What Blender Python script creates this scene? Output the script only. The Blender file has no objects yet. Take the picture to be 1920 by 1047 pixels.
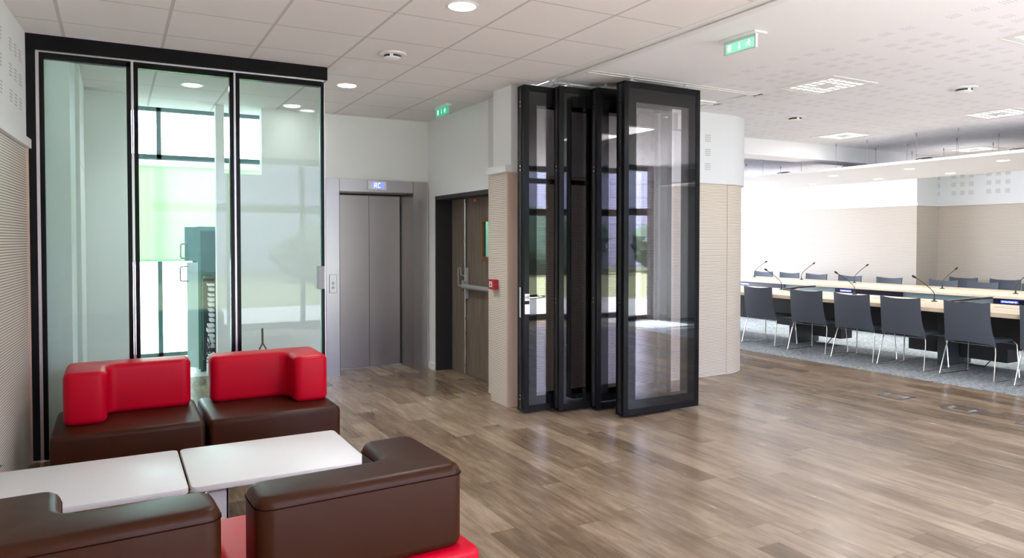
import bpy, bmesh, math, random
from mathutils import Vector, Matrix
random.seed(7)
R = math.radians
PI = math.pi
scn = bpy.context.scene
col = scn.collection

# ------------------------------------------------------------------ camera
cam = bpy.data.cameras.new('camera')
cam.sensor_width = 36.0
cam.lens = 1348 / 1920 * 36
cam.shift_x = 0.001
cam.shift_y = -0.0227
cam.clip_end = 300
camo = bpy.data.objects.new('camera', cam)
camo.location = (0, 0, 1.51)
camo.rotation_euler = (R(90 - 1.25), 0, R(-28.87))
col.objects.link(camo)
scn.camera = camo

# ------------------------------------------------------------------ light and exposure
scn.view_settings.view_transform = 'Standard'
scn.view_settings.look = 'None'
scn.view_settings.gamma = 1.0
scn.view_settings.exposure = 1.58
scn.view_settings.use_curve_mapping = False
W = bpy.data.worlds.new('sky')
scn.world = W
W.use_nodes = True
wn = W.node_tree
wn.nodes['Background'].inputs[0].default_value = (0.86, 0.95, 1.13, 1)
wn.nodes['Background'].inputs[1].default_value = 5.0
sun = bpy.data.lights.new('sun', 'SUN')
sun.energy = 11.0
sun.angle = R(0.6)
sun.color = (1.0, 0.99, 0.98)
suno = bpy.data.objects.new('sun', sun)
suno.rotation_euler = Vector((0.25, 1.0, -1.75)).to_track_quat('-Z', 'Y').to_euler()
col.objects.link(suno)


def portal(x, y, z, sx, sz, rot):
    l = bpy.data.lights.new('window_portal', 'AREA')
    l.shape = 'RECTANGLE'
    l.size = sx
    l.size_y = sz
    l.cycles.is_portal = True
    o = bpy.data.objects.new('window_portal', l)
    o.location = (x, y, z)
    o.rotation_euler = rot
    col.objects.link(o)


portal(4.6, -1.05, 1.45, 8.2, 2.9, (R(90), 0, 0))            # facade behind the camera, facing into the room (+Y)
portal(1.1, 10.42, 1.65, 1.9, 3.2, (R(-90), 0, 0))            # window of the back room
portal(9.05, 13.15, 1.45, 5.0, 2.7, (R(-90), 0, 0))            # end window of the meeting room


# ------------------------------------------------------------------ materials
def mat(name, rgb, rough=0.5, metal=0.0, spec=0.5, emit=None, es=0.0, coat=0.0):
    m = bpy.data.materials.new(name)
    m.use_nodes = True
    b = m.node_tree.nodes['Principled BSDF']
    b.inputs['Base Color'].default_value = (*rgb, 1)
    b.inputs['Roughness'].default_value = rough
    b.inputs['Metallic'].default_value = metal
    b.inputs['Specular IOR Level'].default_value = spec
    b.inputs['Coat Weight'].default_value = coat
    b.inputs['Coat Roughness'].default_value = 0.12
    if emit:
        b.inputs['Emission Color'].default_value = (*emit, 1)
        b.inputs['Emission Strength'].default_value = es
    return m


class N:
    """small helper to write node graphs"""
    def __init__(s, m):
        s.m = m
        s.t = m.node_tree
        s.b = s.t.nodes.get('Principled BSDF')

    def new(s, typ, **kw):
        n = s.t.nodes.new(typ)
        for k, v in kw.items():
            setattr(n, k, v)
        return n

    def put(s, sock, v):
        if hasattr(v, 'is_output') or isinstance(v, bpy.types.NodeSocket):
            s.t.links.new(v, sock)
        else:
            sock.default_value = v

    def math(s, op, a, b=0.0, c=None):
        n = s.new('ShaderNodeMath', operation=op)
        s.put(n.inputs[0], a)
        s.put(n.inputs[1], b)
        if c is not None:
            s.put(n.inputs[2], c)
        return n.outputs[0]

    def xyz(s):
        tc = s.new('ShaderNodeTexCoord')
        sp = s.new('ShaderNodeSeparateXYZ')
        s.t.links.new(tc.outputs['Object'], sp.inputs[0])
        return tc.outputs['Object'], sp.outputs[0], sp.outputs[1], sp.outputs[2]

    def mix(s, f, a, b):
        n = s.new('ShaderNodeMix', data_type='RGBA')
        s.put(n.inputs[0], f)
        for sock, v in ((n.inputs[6], a), (n.inputs[7], b)):
            if isinstance(v, tuple):
                v = (*v, 1) if len(v) == 3 else v
            s.put(sock, v)
        return n.outputs[2]

    def bump(s, h, strength=0.3, dist=0.01):
        n = s.new('ShaderNodeBump')
        n.inputs['Strength'].default_value = strength
        n.inputs['Distance'].default_value = dist
        s.t.links.new(h, n.inputs['Height'])
        s.t.links.new(n.outputs[0], s.b.inputs['Normal'])

    def noise(s, vec, scale, detail=3.0, rough=0.55):
        n = s.new('ShaderNodeTexNoise')
        s.put(n.inputs['Vector'], vec)
        n.inputs['Scale'].default_value = scale
        n.inputs['Detail'].default_value = detail
        n.inputs['Roughness'].default_value = rough
        return n.outputs[0]

    def comb(s, x, y, z):
        n = s.new('ShaderNodeCombineXYZ')
        for i, v in enumerate((x, y, z)):
            s.put(n.inputs[i], v)
        return n.outputs[0]

    def ramp(s, f, stops):
        n = s.new('ShaderNodeValToRGB')
        s.put(n.inputs[0], f)
        e = n.color_ramp.elements
        while len(e) < len(stops):
            e.new(0.5)
        for q, (p, c) in zip(e, stops):
            q.position = p
            q.color = (*c, 1)
        return n.outputs[0]

    def base(s, c):
        s.t.links.new(c, s.b.inputs['Base Color'])


def plank_floor():
    m = mat('wood plank vinyl', (0.3, 0.2, 0.13), 0.3, spec=0.5)
    n = N(m)
    v, x, y, z = n.xyz()
    row = n.math('FLOOR', n.math('DIVIDE', x, 0.152))
    wn1 = n.new('ShaderNodeTexWhiteNoise', noise_dimensions='1D')
    n.put(wn1.inputs['W'], row)
    yy = n.math('ADD', y, n.math('MULTIPLY', wn1.outputs[0], 1.3))
    cell = n.math('FLOOR', n.math('DIVIDE', yy, 1.25))
    wn2 = n.new('ShaderNodeTexWhiteNoise', noise_dimensions='2D')
    n.put(wn2.inputs['Vector'], n.comb(row, cell, 0.0))
    tone = wn2.outputs[0]
    st = n.comb(n.math('ADD', n.math('MULTIPLY', x, 7.0), n.math('MULTIPLY', row, 3.3)), n.math('MULTIPLY', yy, 0.9), n.math('MULTIPLY', cell, 5.1))
    g1 = n.noise(st, 3.2, 5.0, 0.62)
    st2 = n.comb(n.math('MULTIPLY', x, 30.0), n.math('MULTIPLY', yy, 1.8), n.math('MULTIPLY', row, 2.0))
    g2 = n.noise(st2, 3.0, 4.0, 0.7)
    g3 = n.noise(n.comb(x, n.math('MULTIPLY', y, 0.6), 0.0), 2.6, 4.0, 0.6)
    f = n.math('ADD', n.math('MULTIPLY', tone, 0.24), n.math('ADD', n.math('MULTIPLY', g1, 0.54), n.math('MULTIPLY', g2, 0.22)))
    f = n.math('ADD', f, n.math('MULTIPLY', n.math('SUBTRACT', g3, 0.5), 0.42))
    c = n.ramp(f, [(0.30, (0.125, 0.083, 0.051)), (0.45, (0.205, 0.142, 0.093)), (0.60, (0.30, 0.218, 0.150)), (0.78, (0.42, 0.325, 0.235))])
    ex = n.math('LESS_THAN', n.math('FRACT', n.math('DIVIDE', x, 0.152)), 0.016)
    ey = n.math('LESS_THAN', n.math('FRACT', n.math('DIVIDE', yy, 1.25)), 0.003)
    e = n.math('MAXIMUM', ex, ey)
    c = n.mix(n.math('MULTIPLY', e, 0.45), c, (0.07, 0.05, 0.035))
    n.base(c)
    rr = n.math('ADD', 0.19, n.math('MULTIPLY', g1, 0.12))
    n.t.links.new(rr, n.b.inputs['Roughness'])
    return m


def slat_mat(name, ca, pitch=0.0163, groove=0.26, axis=2):
    m = mat(name, ca, 0.55, spec=0.3)
    n = N(m)
    v, x, y, z = n.xyz()
    zz = (x, y, z)[axis]
    fr = n.math('FRACT', n.math('DIVIDE', zz, pitch))
    g = n.math('LESS_THAN', fr, groove)
    gr = n.noise(n.comb(n.math('MULTIPLY', x, 2.0), n.math('MULTIPLY', y, 2.0), n.math('MULTIPLY', z, 60.0)), 2.0, 2.0)
    c = n.mix(gr, ca, tuple(v_ * 0.88 for v_ in ca))
    c = n.mix(g, c, (ca[0] * 0.22, ca[1] * 0.17, ca[2] * 0.13))
    n.base(c)
    n.bump(n.math('SUBTRACT', 1.0, g), 0.4, 0.004)
    return m


def perf_mat(name, rgb, axes, gp=0.605, off=(0.0, 0.0), lim=None, rgbh=(0.26, 0.24, 0.24), nv=3, hr=0.034, lim2=None):
    """white board with groups of square fields of 4x4 small drilled holes"""
    m = mat(name, rgb, 0.7, spec=0.25)
    n = N(m)
    v, x, y, z = n.xyz()
    ax = (x, y, z)
    terms = []
    for k, a in enumerate(axes):
        u = n.math('MULTIPLY', n.math('FRACT', n.math('DIVIDE', n.math('SUBTRACT', ax[a], off[k]), gp)), gp)
        sq = n.math('MULTIPLY', n.math('FRACT', n.math('DIVIDE', u, 0.155)), 0.155)
        infield = n.math('MULTIPLY', n.math('LESS_THAN', sq, 0.084), n.math('LESS_THAN', u, 0.155 * nv - 0.05))
        h = n.math('SUBTRACT', n.math('FRACT', n.math('DIVIDE', sq, 0.021)), 0.5)
        terms.append((infield, h))
    r2 = n.math('ADD', n.math('MULTIPLY', terms[0][1], terms[0][1]), n.math('MULTIPLY', terms[1][1], terms[1][1]))
    hole = n.math('LESS_THAN', r2, hr)
    hole = n.math('MULTIPLY', hole, n.math('MULTIPLY', terms[0][0], terms[1][0]))
    if lim:
        a, lo, hi = lim
        hole = n.math('MULTIPLY', hole, n.math('MULTIPLY', n.math('GREATER_THAN', ax[a], lo), n.math('LESS_THAN', ax[a], hi)))
    if lim2:
        a, lo, hi = lim2
        hole = n.math('MULTIPLY', hole, n.math('MULTIPLY', n.math('GREATER_THAN', ax[a], lo), n.math('LESS_THAN', ax[a], hi)))
    n.base(n.mix(hole, rgb, rgbh))
    return m


def tile_mat():
    m = mat('ceiling tile', (0.68, 0.63, 0.615), 0.85, spec=0.2)
    n = N(m)
    v, x, y, z = n.xyz()
    P = 0.603
    fx = n.math('ABSOLUTE', n.math('SUBTRACT', n.math('FRACT', n.math('ADD', n.math('DIVIDE', n.math('SUBTRACT', x, 0.315), P), 0.5)), 0.5))
    fy = n.math('ABSOLUTE', n.math('SUBTRACT', n.math('FRACT', n.math('ADD', n.math('DIVIDE', n.math('SUBTRACT', y, 4.215), P), 0.5)), 0.5))
    bx = n.math('LESS_THAN', fx, 0.0125)
    by = n.math('LESS_THAN', fy, 0.006)
    gx = n.math('LESS_THAN', fx, 0.016)
    gy = n.math('LESS_THAN', fy, 0.0085)
    c = n.mix(n.math('MAXIMUM', gx, gy), (0.83, 0.785, 0.775), (0.50, 0.465, 0.45))
    c = n.mix(n.math('MAXIMUM', n.math('MULTIPLY', bx, 0.8), n.math('MULTIPLY', by, 0.3)), c, (0.62, 0.58, 0.565))
    n.base(c)
    return m


def carpet_mat():
    m = mat('grey carpet', (0.2, 0.23, 0.25), 0.95, spec=0.1)
    n = N(m)
    v, x, y, z = n.xyz()
    g = n.noise(n.comb(n.math('MULTIPLY', x, 1.0), n.math('MULTIPLY', y, 0.45), 0.0), 42.0, 4.0, 0.75)
    g2 = n.noise(v, 3.0, 3.0)
    f = n.math('ADD', n.math('MULTIPLY', g, 0.85), n.math('MULTIPLY', g2, 0.15))
    n.base(n.ramp(f, [(0.34, (0.12, 0.135, 0.14)), (0.5, (0.31, 0.335, 0.345)), (0.66, (0.62, 0.65, 0.66))]))
    n.bump(g, 0.5, 0.01)
    return m


def leather(name, rgb, rough=0.38):
    m = mat(name, rgb, rough, spec=0.20)
    n = N(m)
    v, x, y, z = n.xyz()
    g = n.noise(v, 260.0, 2.0)
    g2 = n.noise(v, 3.5, 3.0)
    n.bump(n.math('ADD', n.math('MULTIPLY', g, 0.25), g2), 0.12, 0.006)
    n.t.links.new(n.math('ADD', rough - 0.05, n.math('MULTIPLY', g2, 0.12)), n.b.inputs['Roughness'])
    return m


def wood_mat(name, dark, light, stretch=2, scale=6.0, rough=0.5):
    m = mat(name, light, rough, spec=0.35)
    n = N(m)
    v, x, y, z = n.xyz()
    k = [26.0, 26.0, 26.0]
    k[stretch] = 1.0
    vec = n.comb(n.math('MULTIPLY', x, k[0]), n.math('MULTIPLY', y, k[1]), n.math('MULTIPLY', z, k[2]))
    g = n.noise(vec, scale * 0.3, 4.0, 0.6)
    n.base(n.ramp(g, [(0.38, dark), (0.62, light)]))
    return m


def brushed(name, rgb, rough=0.32, axis=0):
    m = mat(name, rgb, rough, metal=1.0)
    n = N(m)
    v, x, y, z = n.xyz()
    k = [1.0, 1.0, 1.0]
    k[2] = 60.0
    vec = n.comb(x, y, n.math('MULTIPLY', z, 60.0))
    g = n.noise(vec, 2.5, 3.0)
    g2 = n.noise(n.comb(n.math('MULTIPLY', x, 1.5), y, n.math('MULTIPLY', z, 0.8)), 2.0, 3.0)
    n.t.links.new(n.math('ADD', rough - 0.1, n.math('MULTIPLY', g, 0.2)), n.b.inputs['Roughness'])
    n.base(n.mix(g2, tuple(c * 0.86 for c in rgb), rgb))
    n.b.inputs['Anisotropic'].default_value = 0.4
    return m


def glass(name, tint, ior=1.45, glossy=(1, 1, 1)):
    m = bpy.data.materials.new(name)
    m.use_nodes = True
    t = m.node_tree
    t.nodes.clear()
    out = t.nodes.new('ShaderNodeOutputMaterial')
    mx = t.nodes.new('ShaderNodeMixShader')
    # two-sided Schlick reflectance, the same on both faces of the thin pane
    ge = t.nodes.new('ShaderNodeNewGeometry')
    dt = t.nodes.new('ShaderNodeVectorMath')
    dt.operation = 'DOT_PRODUCT'
    t.links.new(ge.outputs['Normal'], dt.inputs[0])
    t.links.new(ge.outputs['Incoming'], dt.inputs[1])

    def mt(op, a, b_=None):
        n_ = t.nodes.new('ShaderNodeMath')
        n_.operation = op
        for sock, v in zip(n_.inputs, (a, b_)):
            if v is None:
                continue
            if isinstance(v, float):
                sock.default_value = v
            else:
                t.links.new(v, sock)
        return n_.outputs[0]
    r0 = ((ior - 1) / (ior + 1)) ** 2
    c_ = mt('SUBTRACT', 1.0, mt('ABSOLUTE', dt.outputs['Value']))
    fac = mt('ADD', mt('MULTIPLY', mt('POWER', c_, 5.0), 1.0 - r0), r0)
    tr = t.nodes.new('ShaderNodeBsdfTransparent')
    tr.inputs[0].default_value = (*tint, 1)
    gl = t.nodes.new('ShaderNodeBsdfGlossy')
    gl.inputs[0].default_value = (*glossy, 1)
    gl.inputs['Roughness'].default_value = 0.0
    t.links.new(fac, mx.inputs[0])
    t.links.new(tr.outputs[0], mx.inputs[1])
    t.links.new(gl.outputs[0], mx.inputs[2])
    t.links.new(mx.outputs[0], out.inputs[0])
    return m


def blind_mat():
    m = bpy.data.materials.new('green roller blind fabric')
    m.use_nodes = True
    t = m.node_tree
    t.nodes.clear()
    out = t.nodes.new('ShaderNodeOutputMaterial')
    mx = t.nodes.new('ShaderNodeMixShader')
    mx.inputs[0].default_value = 0.75
    d = t.nodes.new('ShaderNodeBsdfDiffuse')
    d.inputs[0].default_value = (0.6, 0.85, 0.5, 1)
    tl = t.nodes.new('ShaderNodeBsdfTranslucent')
    tl.inputs[0].default_value = (0.44, 0.60, 0.36, 1)
    t.links.new(d.outputs[0], mx.inputs[1])
    t.links.new(tl.outputs[0], mx.inputs[2])
    t.links.new(mx.outputs[0], out.inputs[0])
    return m


def louvre_mat():
    m = mat('louvre with lit cells', (0.8, 0.8, 0.8), 0.4)
    n = N(m)
    v, x, y, z = n.xyz()
    ts = []
    for a in (x, y):
        q = n.math('DIVIDE', n.math('ADD', a, 0.234), 0.078)
        i_ = n.math('FLOOR', q)
        c = n.math('LESS_THAN', n.math('ABSOLUTE', n.math('SUBTRACT', n.math('FRACT', q), 0.5)), 0.29)
        ins = n.math('LESS_THAN', n.math('ABSOLUTE', a), 0.232)
        mid = n.math('LESS_THAN', n.math('ABSOLUTE', a), 0.078)
        ts.append((n.math('MULTIPLY', c, ins), mid))
    on = n.math('MULTIPLY', n.math('MULTIPLY', ts[0][0], ts[1][0]), n.math('SUBTRACT', 1.0, n.math('MULTIPLY', ts[0][1], ts[1][1])))
    n.b.inputs['Emission Color'].default_value = (1, 0.99, 0.97, 1)
    n.t.links.new(n.math('MULTIPLY', on, 0.6), n.b.inputs['Emission Strength'])
    return m


M = {}
M['floor'] = plank_floor()
M['carpet'] = carpet_mat()
M['vinyl'] = mat('pale grey vinyl', (0.55, 0.58, 0.53), 0.3)
M['tile'] = tile_mat()
M['plaster'] = mat('white plaster', (0.88, 0.87, 0.89), 0.75, spec=0.25)
M['wall'] = mat('white wall paint', (0.85, 0.86, 0.85), 0.6, spec=0.3)
M['perf_ceiling'] = perf_mat('perforated ceiling board', (0.88, 0.87, 0.90), (0, 1), off=(4.83, 2.86))
M['perf_left'] = perf_mat('perforated wall board left', (0.85, 0.86, 0.86), (1, 2), off=(5.255, 2.345), lim=(2, 2.33, 2.80), hr=0.06, rgbh=(0.16, 0.14, 0.14))
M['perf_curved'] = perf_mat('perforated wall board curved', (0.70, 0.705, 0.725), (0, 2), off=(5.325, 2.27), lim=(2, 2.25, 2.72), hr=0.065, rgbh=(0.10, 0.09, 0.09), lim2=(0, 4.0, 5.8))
M['perf_far'] = perf_mat('perforated wall board far', (0.84, 0.87, 0.88), (1, 2), off=(7.33, 2.33), lim=(2, 2.31, 2.79), hr=0.06, rgbh=(0.12, 0.11, 0.11))
M['slat'] = slat_mat('slatted beech panel', (0.83, 0.75, 0.65))
M['beech'] = mat('smooth beech edge', (0.66, 0.50, 0.40), 0.5)
M['black'] = mat('black lacquered aluminium', (0.009, 0.009, 0.010), 0.22, spec=0.13)
M['matte_black'] = mat('matt black', (0.02, 0.02, 0.022), 0.5)
M['gloss_black'] = mat('black enamelled glass', (0.008, 0.008, 0.009), 0.03, spec=0.5)
M['alu'] = mat('satin aluminium', (0.62, 0.58, 0.60), 0.35, metal=0.9)
M['chrome'] = mat('chrome', (0.82, 0.82, 0.82), 0.12, metal=1.0)
M['steel'] = brushed('brushed stainless steel', (0.40, 0.365, 0.345), 0.36)
M['steel_light'] = brushed('brushed stainless steel surround', (0.47, 0.45, 0.44), 0.33)
M['glass'] = glass('clear green edged glass', (0.87, 0.94, 0.92), 1.33)
M['wglass'] = glass('window glass', (0.95, 0.985, 0.96), 1.3)
M['fglass'] = glass('facade glass', (0.97, 0.98, 0.98), 1.2)
M['pglass'] = glass('door panel glass', (0.965, 0.955, 0.97), 1.95)
M['edge_glass'] = mat('polished glass edge', (0.45, 0.85, 0.75), 0.1)
M['red'] = leather('red leatherette', (0.56, 0.0003, 0.018), 0.38)
M['brown'] = leather('brown leatherette', (0.040, 0.0095, 0.0025), 0.38)
M['piping'] = mat('brown seam', (0.02, 0.006, 0.003), 0.9, spec=0.0)
M['white_top'] = mat('white laminate', (0.72, 0.70, 0.70), 0.38)
M['white_metal'] = mat('white lacquered steel', (0.70, 0.68, 0.72), 0.4)
M['door_wood'] = wood_mat('grey brown wood laminate', (0.135, 0.105, 0.08), (0.225, 0.18, 0.14), 2, 6.0)
M['oak_frame'] = wood_mat('orange brown wood', (0.16, 0.065, 0.025), (0.28, 0.13, 0.055), 2, 6.0)
M['table_wood'] = wood_mat('pale beech table top', (0.60, 0.47, 0.33), (0.78, 0.66, 0.50), 1, 4.0, 0.35)
M['grey_plastic'] = mat('grey coated metal', (0.34, 0.34, 0.35), 0.4)
M['chair'] = mat('blue grey chair fabric', (0.075, 0.086, 0.108), 0.6, spec=0.4)
M['chair_edge'] = mat('chair edge', (0.03, 0.035, 0.04), 0.6)
M['modesty'] = mat('grey blue fascia', (0.20, 0.26, 0.28), 0.45)
M['dark_panel'] = mat('dark anthracite panel', (0.022, 0.023, 0.026), 0.45)
M['pedestal'] = mat('anthracite pedestal', (0.05, 0.055, 0.06), 0.5)
M['console'] = mat('dark blue black console', (0.012, 0.012, 0.035), 0.25)
M['lcd'] = mat('blue display', (0.02, 0.02, 0.3), 0.3, emit=(0.06, 0.07, 0.9), es=0.9)
M['lcd2'] = mat('blue lift display', (0.02, 0.02, 0.3), 0.3, emit=(0.10, 0.13, 1.0), es=1.0)
M['lcd_text'] = mat('display characters', (0.8, 0.85, 1.0), 0.3, emit=(0.75, 0.82, 1.0), es=0.9)
M['exit_green'] = mat('exit sign green', (0.05, 0.48, 0.30), 0.4, emit=(0.03, 0.38, 0.2), es=0.25)
M['exit_pale'] = mat('exit sign pale green', (0.30, 0.70, 0.54), 0.25, emit=(0.18, 0.55, 0.38), es=0.3)
M['exit_white'] = mat('exit sign white', (0.85, 0.9, 0.88), 0.4, emit=(0.8, 0.9, 0.85), es=0.3)
M['red_paint'] = mat('signal red plastic', (0.42, 0.012, 0.02), 0.4)
M['label_white'] = mat('white label', (0.8, 0.8, 0.8), 0.5)
M['lamp'] = mat('lit lamp diffuser', (1, 1, 1), 0.4, emit=(1, 0.98, 0.95), es=7.0)
M['lamp_soft'] = mat('lit louvre cell', (1, 1, 1), 0.4, emit=(1, 0.99, 0.97), es=2.2)
M['louvre'] = louvre_mat()
M['white_plastic'] = mat('white plastic', (0.82, 0.80, 0.79), 0.4)
M['grille'] = mat('grey grille', (0.45, 0.43, 0.42), 0.5)
M['foam'] = mat('black foam', (0.015, 0.013, 0.014), 0.8)
M['leaf'] = mat('green leaf', (0.03, 0.13, 0.07), 0.4)
M['blind'] = blind_mat()
M['teal'] = mat('grey green window frame', (0.05, 0.09, 0.085), 0.4)
M['rack'] = mat('rack green grey metal', (0.10, 0.24, 0.20), 0.35)
M['rack_dark'] = mat('rack dark metal', (0.035, 0.05, 0.055), 0.4)
M['rack_glass'] = glass('smoked green glass', (0.55, 0.80, 0.72), 1.45)
M['grass'] = mat('grass', (0.20, 0.21, 0.10), 0.9)
M['hedge'] = mat('hedge leaves', (0.05, 0.085, 0.055), 0.8)
M['facade_out'] = mat('lilac grey cladding', (0.36, 0.34, 0.46), 0.5)
n = N(M['facade_out'])
v, x, y, z = n.xyz()
e_ = n.math('MAXIMUM', n.math('LESS_THAN', n.math('FRACT', n.math('DIVIDE', x, 1.6)), 0.03), n.math('LESS_THAN', n.math('FRACT', n.math('DIVIDE', z, 0.8)), 0.05))
n.base(n.mix(e_, (0.36, 0.34, 0.46), (0.15, 0.14, 0.2)))
M['terrace'] = mat('concrete terrace', (0.48, 0.46, 0.455), 0.8)


# ------------------------------------------------------------------ mesh helpers
class MB:
    def __init__(s):
        s.bm = bmesh.new()

    def box(s, x0, y0, z0, x1, y1, z1, bev=0.0, seg=2, mtx=None):
        t = bmesh.new()
        bmesh.ops.create_cube(t, size=1.0)
        for v in t.verts:
            v.co = Vector(((x0 + x1) / 2 + v.co.x * (x1 - x0), (y0 + y1) / 2 + v.co.y * (y1 - y0), (z0 + z1) / 2 + v.co.z * (z1 - z0)))
        if bev > 0:
            bmesh.ops.bevel(t, geom=list(t.edges), offset=bev, segments=seg, affect='EDGES', profile=0.5)
        s._add(t, mtx)
        return s

    def prism(s, pts, z0, z1, bev=0.0, seg=3, mtx=None, vert_bev=None):
        t = bmesh.new()
        n = len(pts)
        lo = [t.verts.new((p[0], p[1], z0)) for p in pts]
        hi = [t.verts.new((p[0], p[1], z1)) for p in pts]
        t.faces.new(lo[::-1])
        t.faces.new(hi)
        for i in range(n):
            t.faces.new((lo[i], lo[(i + 1) % n], hi[(i + 1) % n], hi[i]))
        bmesh.ops.recalc_face_normals(t, faces=list(t.faces))
        if vert_bev:
            ve = [e for e in t.edges if abs(e.verts[0].co.z - e.verts[1].co.z) > 1e-6]
            bmesh.ops.bevel(t, geom=ve, offset=vert_bev, segments=5, affect='EDGES', profile=0.5)
            if bev > 0:
                he = [e for e in t.edges if abs(e.verts[0].co.z - e.verts[1].co.z) < 1e-6]
                bmesh.ops.bevel(t, geom=he, offset=bev, segments=seg, affect='EDGES', profile=0.5)
        elif bev > 0:
            bmesh.ops.bevel(t, geom=list(t.edges), offset=bev, segments=seg, affect='EDGES', profile=0.5)
        s._add(t, mtx)
        return s

    def cyl(s, p0, p1, r, seg=16, r2=None):
        p0 = Vector(p0)
        p1 = Vector(p1)
        d = p1 - p0
        t = bmesh.new()
        bmesh.ops.create_cone(t, cap_ends=True, segments=seg, radius1=r, radius2=r if r2 is None else r2, depth=d.length)
        q = d.to_track_quat('Z', 'Y')
        mt = Matrix.Translation((p0 + p1) / 2) @ q.to_matrix().to_4x4()
        s._add(t, mt)
        return s

    def sph(s, c, r, sx=1, sy=1, sz=1, seg=16):
        t = bmesh.new()
        bmesh.ops.create_uvsphere(t, u_segments=seg, v_segments=seg // 2, radius=r)
        s._add(t, Matrix.Translation(c) @ Matrix.Diagonal((sx, sy, sz, 1)))
        return s

    def tube(s, pts, r, seg=8, caps=True):
        P = [Vector(p) for p in pts]
        t = bmesh.new()
        rings = []
        up = None
        for i, p in enumerate(P):
            if i == 0:
                d = P[1] - P[0]
            elif i == len(P) - 1:
                d = P[-1] - P[-2]
            else:
                d = (P[i + 1] - P[i]).normalized() + (P[i] - P[i - 1]).normalized()
            d.normalize()
            if up is None:
                a = Vector((0, 0, 1)) if abs(d.z) < 0.9 else Vector((1, 0, 0))
                up = (a - d * a.dot(d)).normalized()
            else:
                up = (up - d * up.dot(d)).normalized()
            w = d.cross(up)
            rr = r[i] if isinstance(r, (list, tuple)) else r
            rings.append([t.verts.new(p + (up * math.cos(2 * PI * k / seg) + w * math.sin(2 * PI * k / seg)) * rr) for k in range(seg)])
        for a, b in zip(rings, rings[1:]):
            for k in range(seg):
                t.faces.new((a[k], a[(k + 1) % seg], b[(k + 1) % seg], b[k]))
        if caps:
            t.faces.new(rings[0][::-1])
            t.faces.new(rings[-1])
        bmesh.ops.recalc_face_normals(t, faces=list(t.faces))
        s._add(t)
        return s

    def lathe(s, prof, c, seg=32):
        """prof: (radius, z) list"""
        t = bmesh.new()
        rings = []
        for r, z in prof:
            r = max(r, 1e-4)
            rings.append([t.verts.new((c[0] + r * math.cos(2 * PI * k / seg), c[1] + r * math.sin(2 * PI * k / seg), c[2] + z)) for k in range(seg)])
        for a, b in zip(rings, rings[1:]):
            for k in range(seg):
                t.faces.new((a[k], a[(k + 1) % seg], b[(k + 1) % seg], b[k]))
        t.faces.new(rings[0])
        t.faces.new(rings[-1])
        bmesh.ops.recalc_face_normals(t, faces=list(t.faces))
        s._add(t)
        return s

    def _add(s, t, mtx=None):
        if mtx is not None:
            t.transform(mtx)
        me = bpy.data.meshes.new('tmp')
        t.to_mesh(me)
        t.free()
        s.bm.from_mesh(me)
        bpy.data.meshes.remove(me)

    def build(s, name, m, parent=None, smooth=False, origin=None):
        me = bpy.data.meshes.new(name)
        bmesh.ops.recalc_face_normals(s.bm, faces=list(s.bm.faces))
        s.bm.to_mesh(me)
        s.bm.free()
        o = bpy.data.objects.new(name, me)
        if origin:
            me.transform(Matrix.Translation(-Vector(origin)))
            o.location = origin
        me.materials.append(m)
        if smooth:
            for p in me.polygons:
                p.use_smooth = True
            me.set_sharp_from_angle(angle=R(smooth if smooth > 1 else 40))
        col.objects.link(o)
        if parent:
            o.parent = parent
            o.matrix_parent_inverse = Matrix.Translation(-Vector(parent_world(parent))) if parent_world(parent) else Matrix()
        return o


def parent_world(p):
    v = Vector((0, 0, 0))
    q = p
    while q is not None:
        v = v + q.location + (q.matrix_parent_inverse.to_translation() if q.parent else Vector((0, 0, 0)))
        q = q.parent
    return v if v.length > 1e-9 else None


def tag(o, label=None, cat=None, group=None, kind=None):
    if label:
        o['label'] = label
    if cat:
        o['category'] = cat
    if group:
        o['group'] = group
    if kind:
        o['kind'] = kind
    return o


def thing(name, label, cat, loc=(0, 0, 0), group=None, kind=None):
    o = bpy.data.objects.new(name, None)
    o.empty_display_size = 0.1
    o.location = loc
    col.objects.link(o)
    return tag(o, label, cat, group, kind)


def struct(name, mb, m, label, cat='wall', smooth=False):
    return tag(mb.build(name, m, smooth=smooth), label, cat, kind='structure')


def copy_tree(o, parent=None, delta=None):
    c = o.copy()
    col.objects.link(c)
    if parent:
        c.parent = parent
        c.matrix_parent_inverse = o.matrix_parent_inverse.copy()
    for ch in list(o.children):
        copy_tree(ch, c)
    return c


def text_mesh(s, size, loc, rot, m, name, parent, depth=0.001):
    cu = bpy.data.curves.new('txt', 'FONT')
    cu.body = s
    cu.size = size
    cu.extrude = depth
    cu.align_x = 'CENTER'
    cu.align_y = 'CENTER'
    to = bpy.data.objects.new('txt', cu)
    col.objects.link(to)
    bpy.context.view_layer.update()
    me = bpy.data.meshes.new_from_object(to.evaluated_get(bpy.context.evaluated_depsgraph_get()))
    bpy.data.objects.remove(to)
    me.transform(Matrix.Translation(loc) @ rot.to_matrix().to_4x4())
    me.materials.clear()
    me.materials.append(m)
    o = bpy.data.objects.new(name, me)
    col.objects.link(o)
    o.parent = parent
    pw = parent_world(parent)
    if pw:
        o.matrix_parent_inverse = Matrix.Translation(-pw)
    return o


from mathutils import Euler

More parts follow.
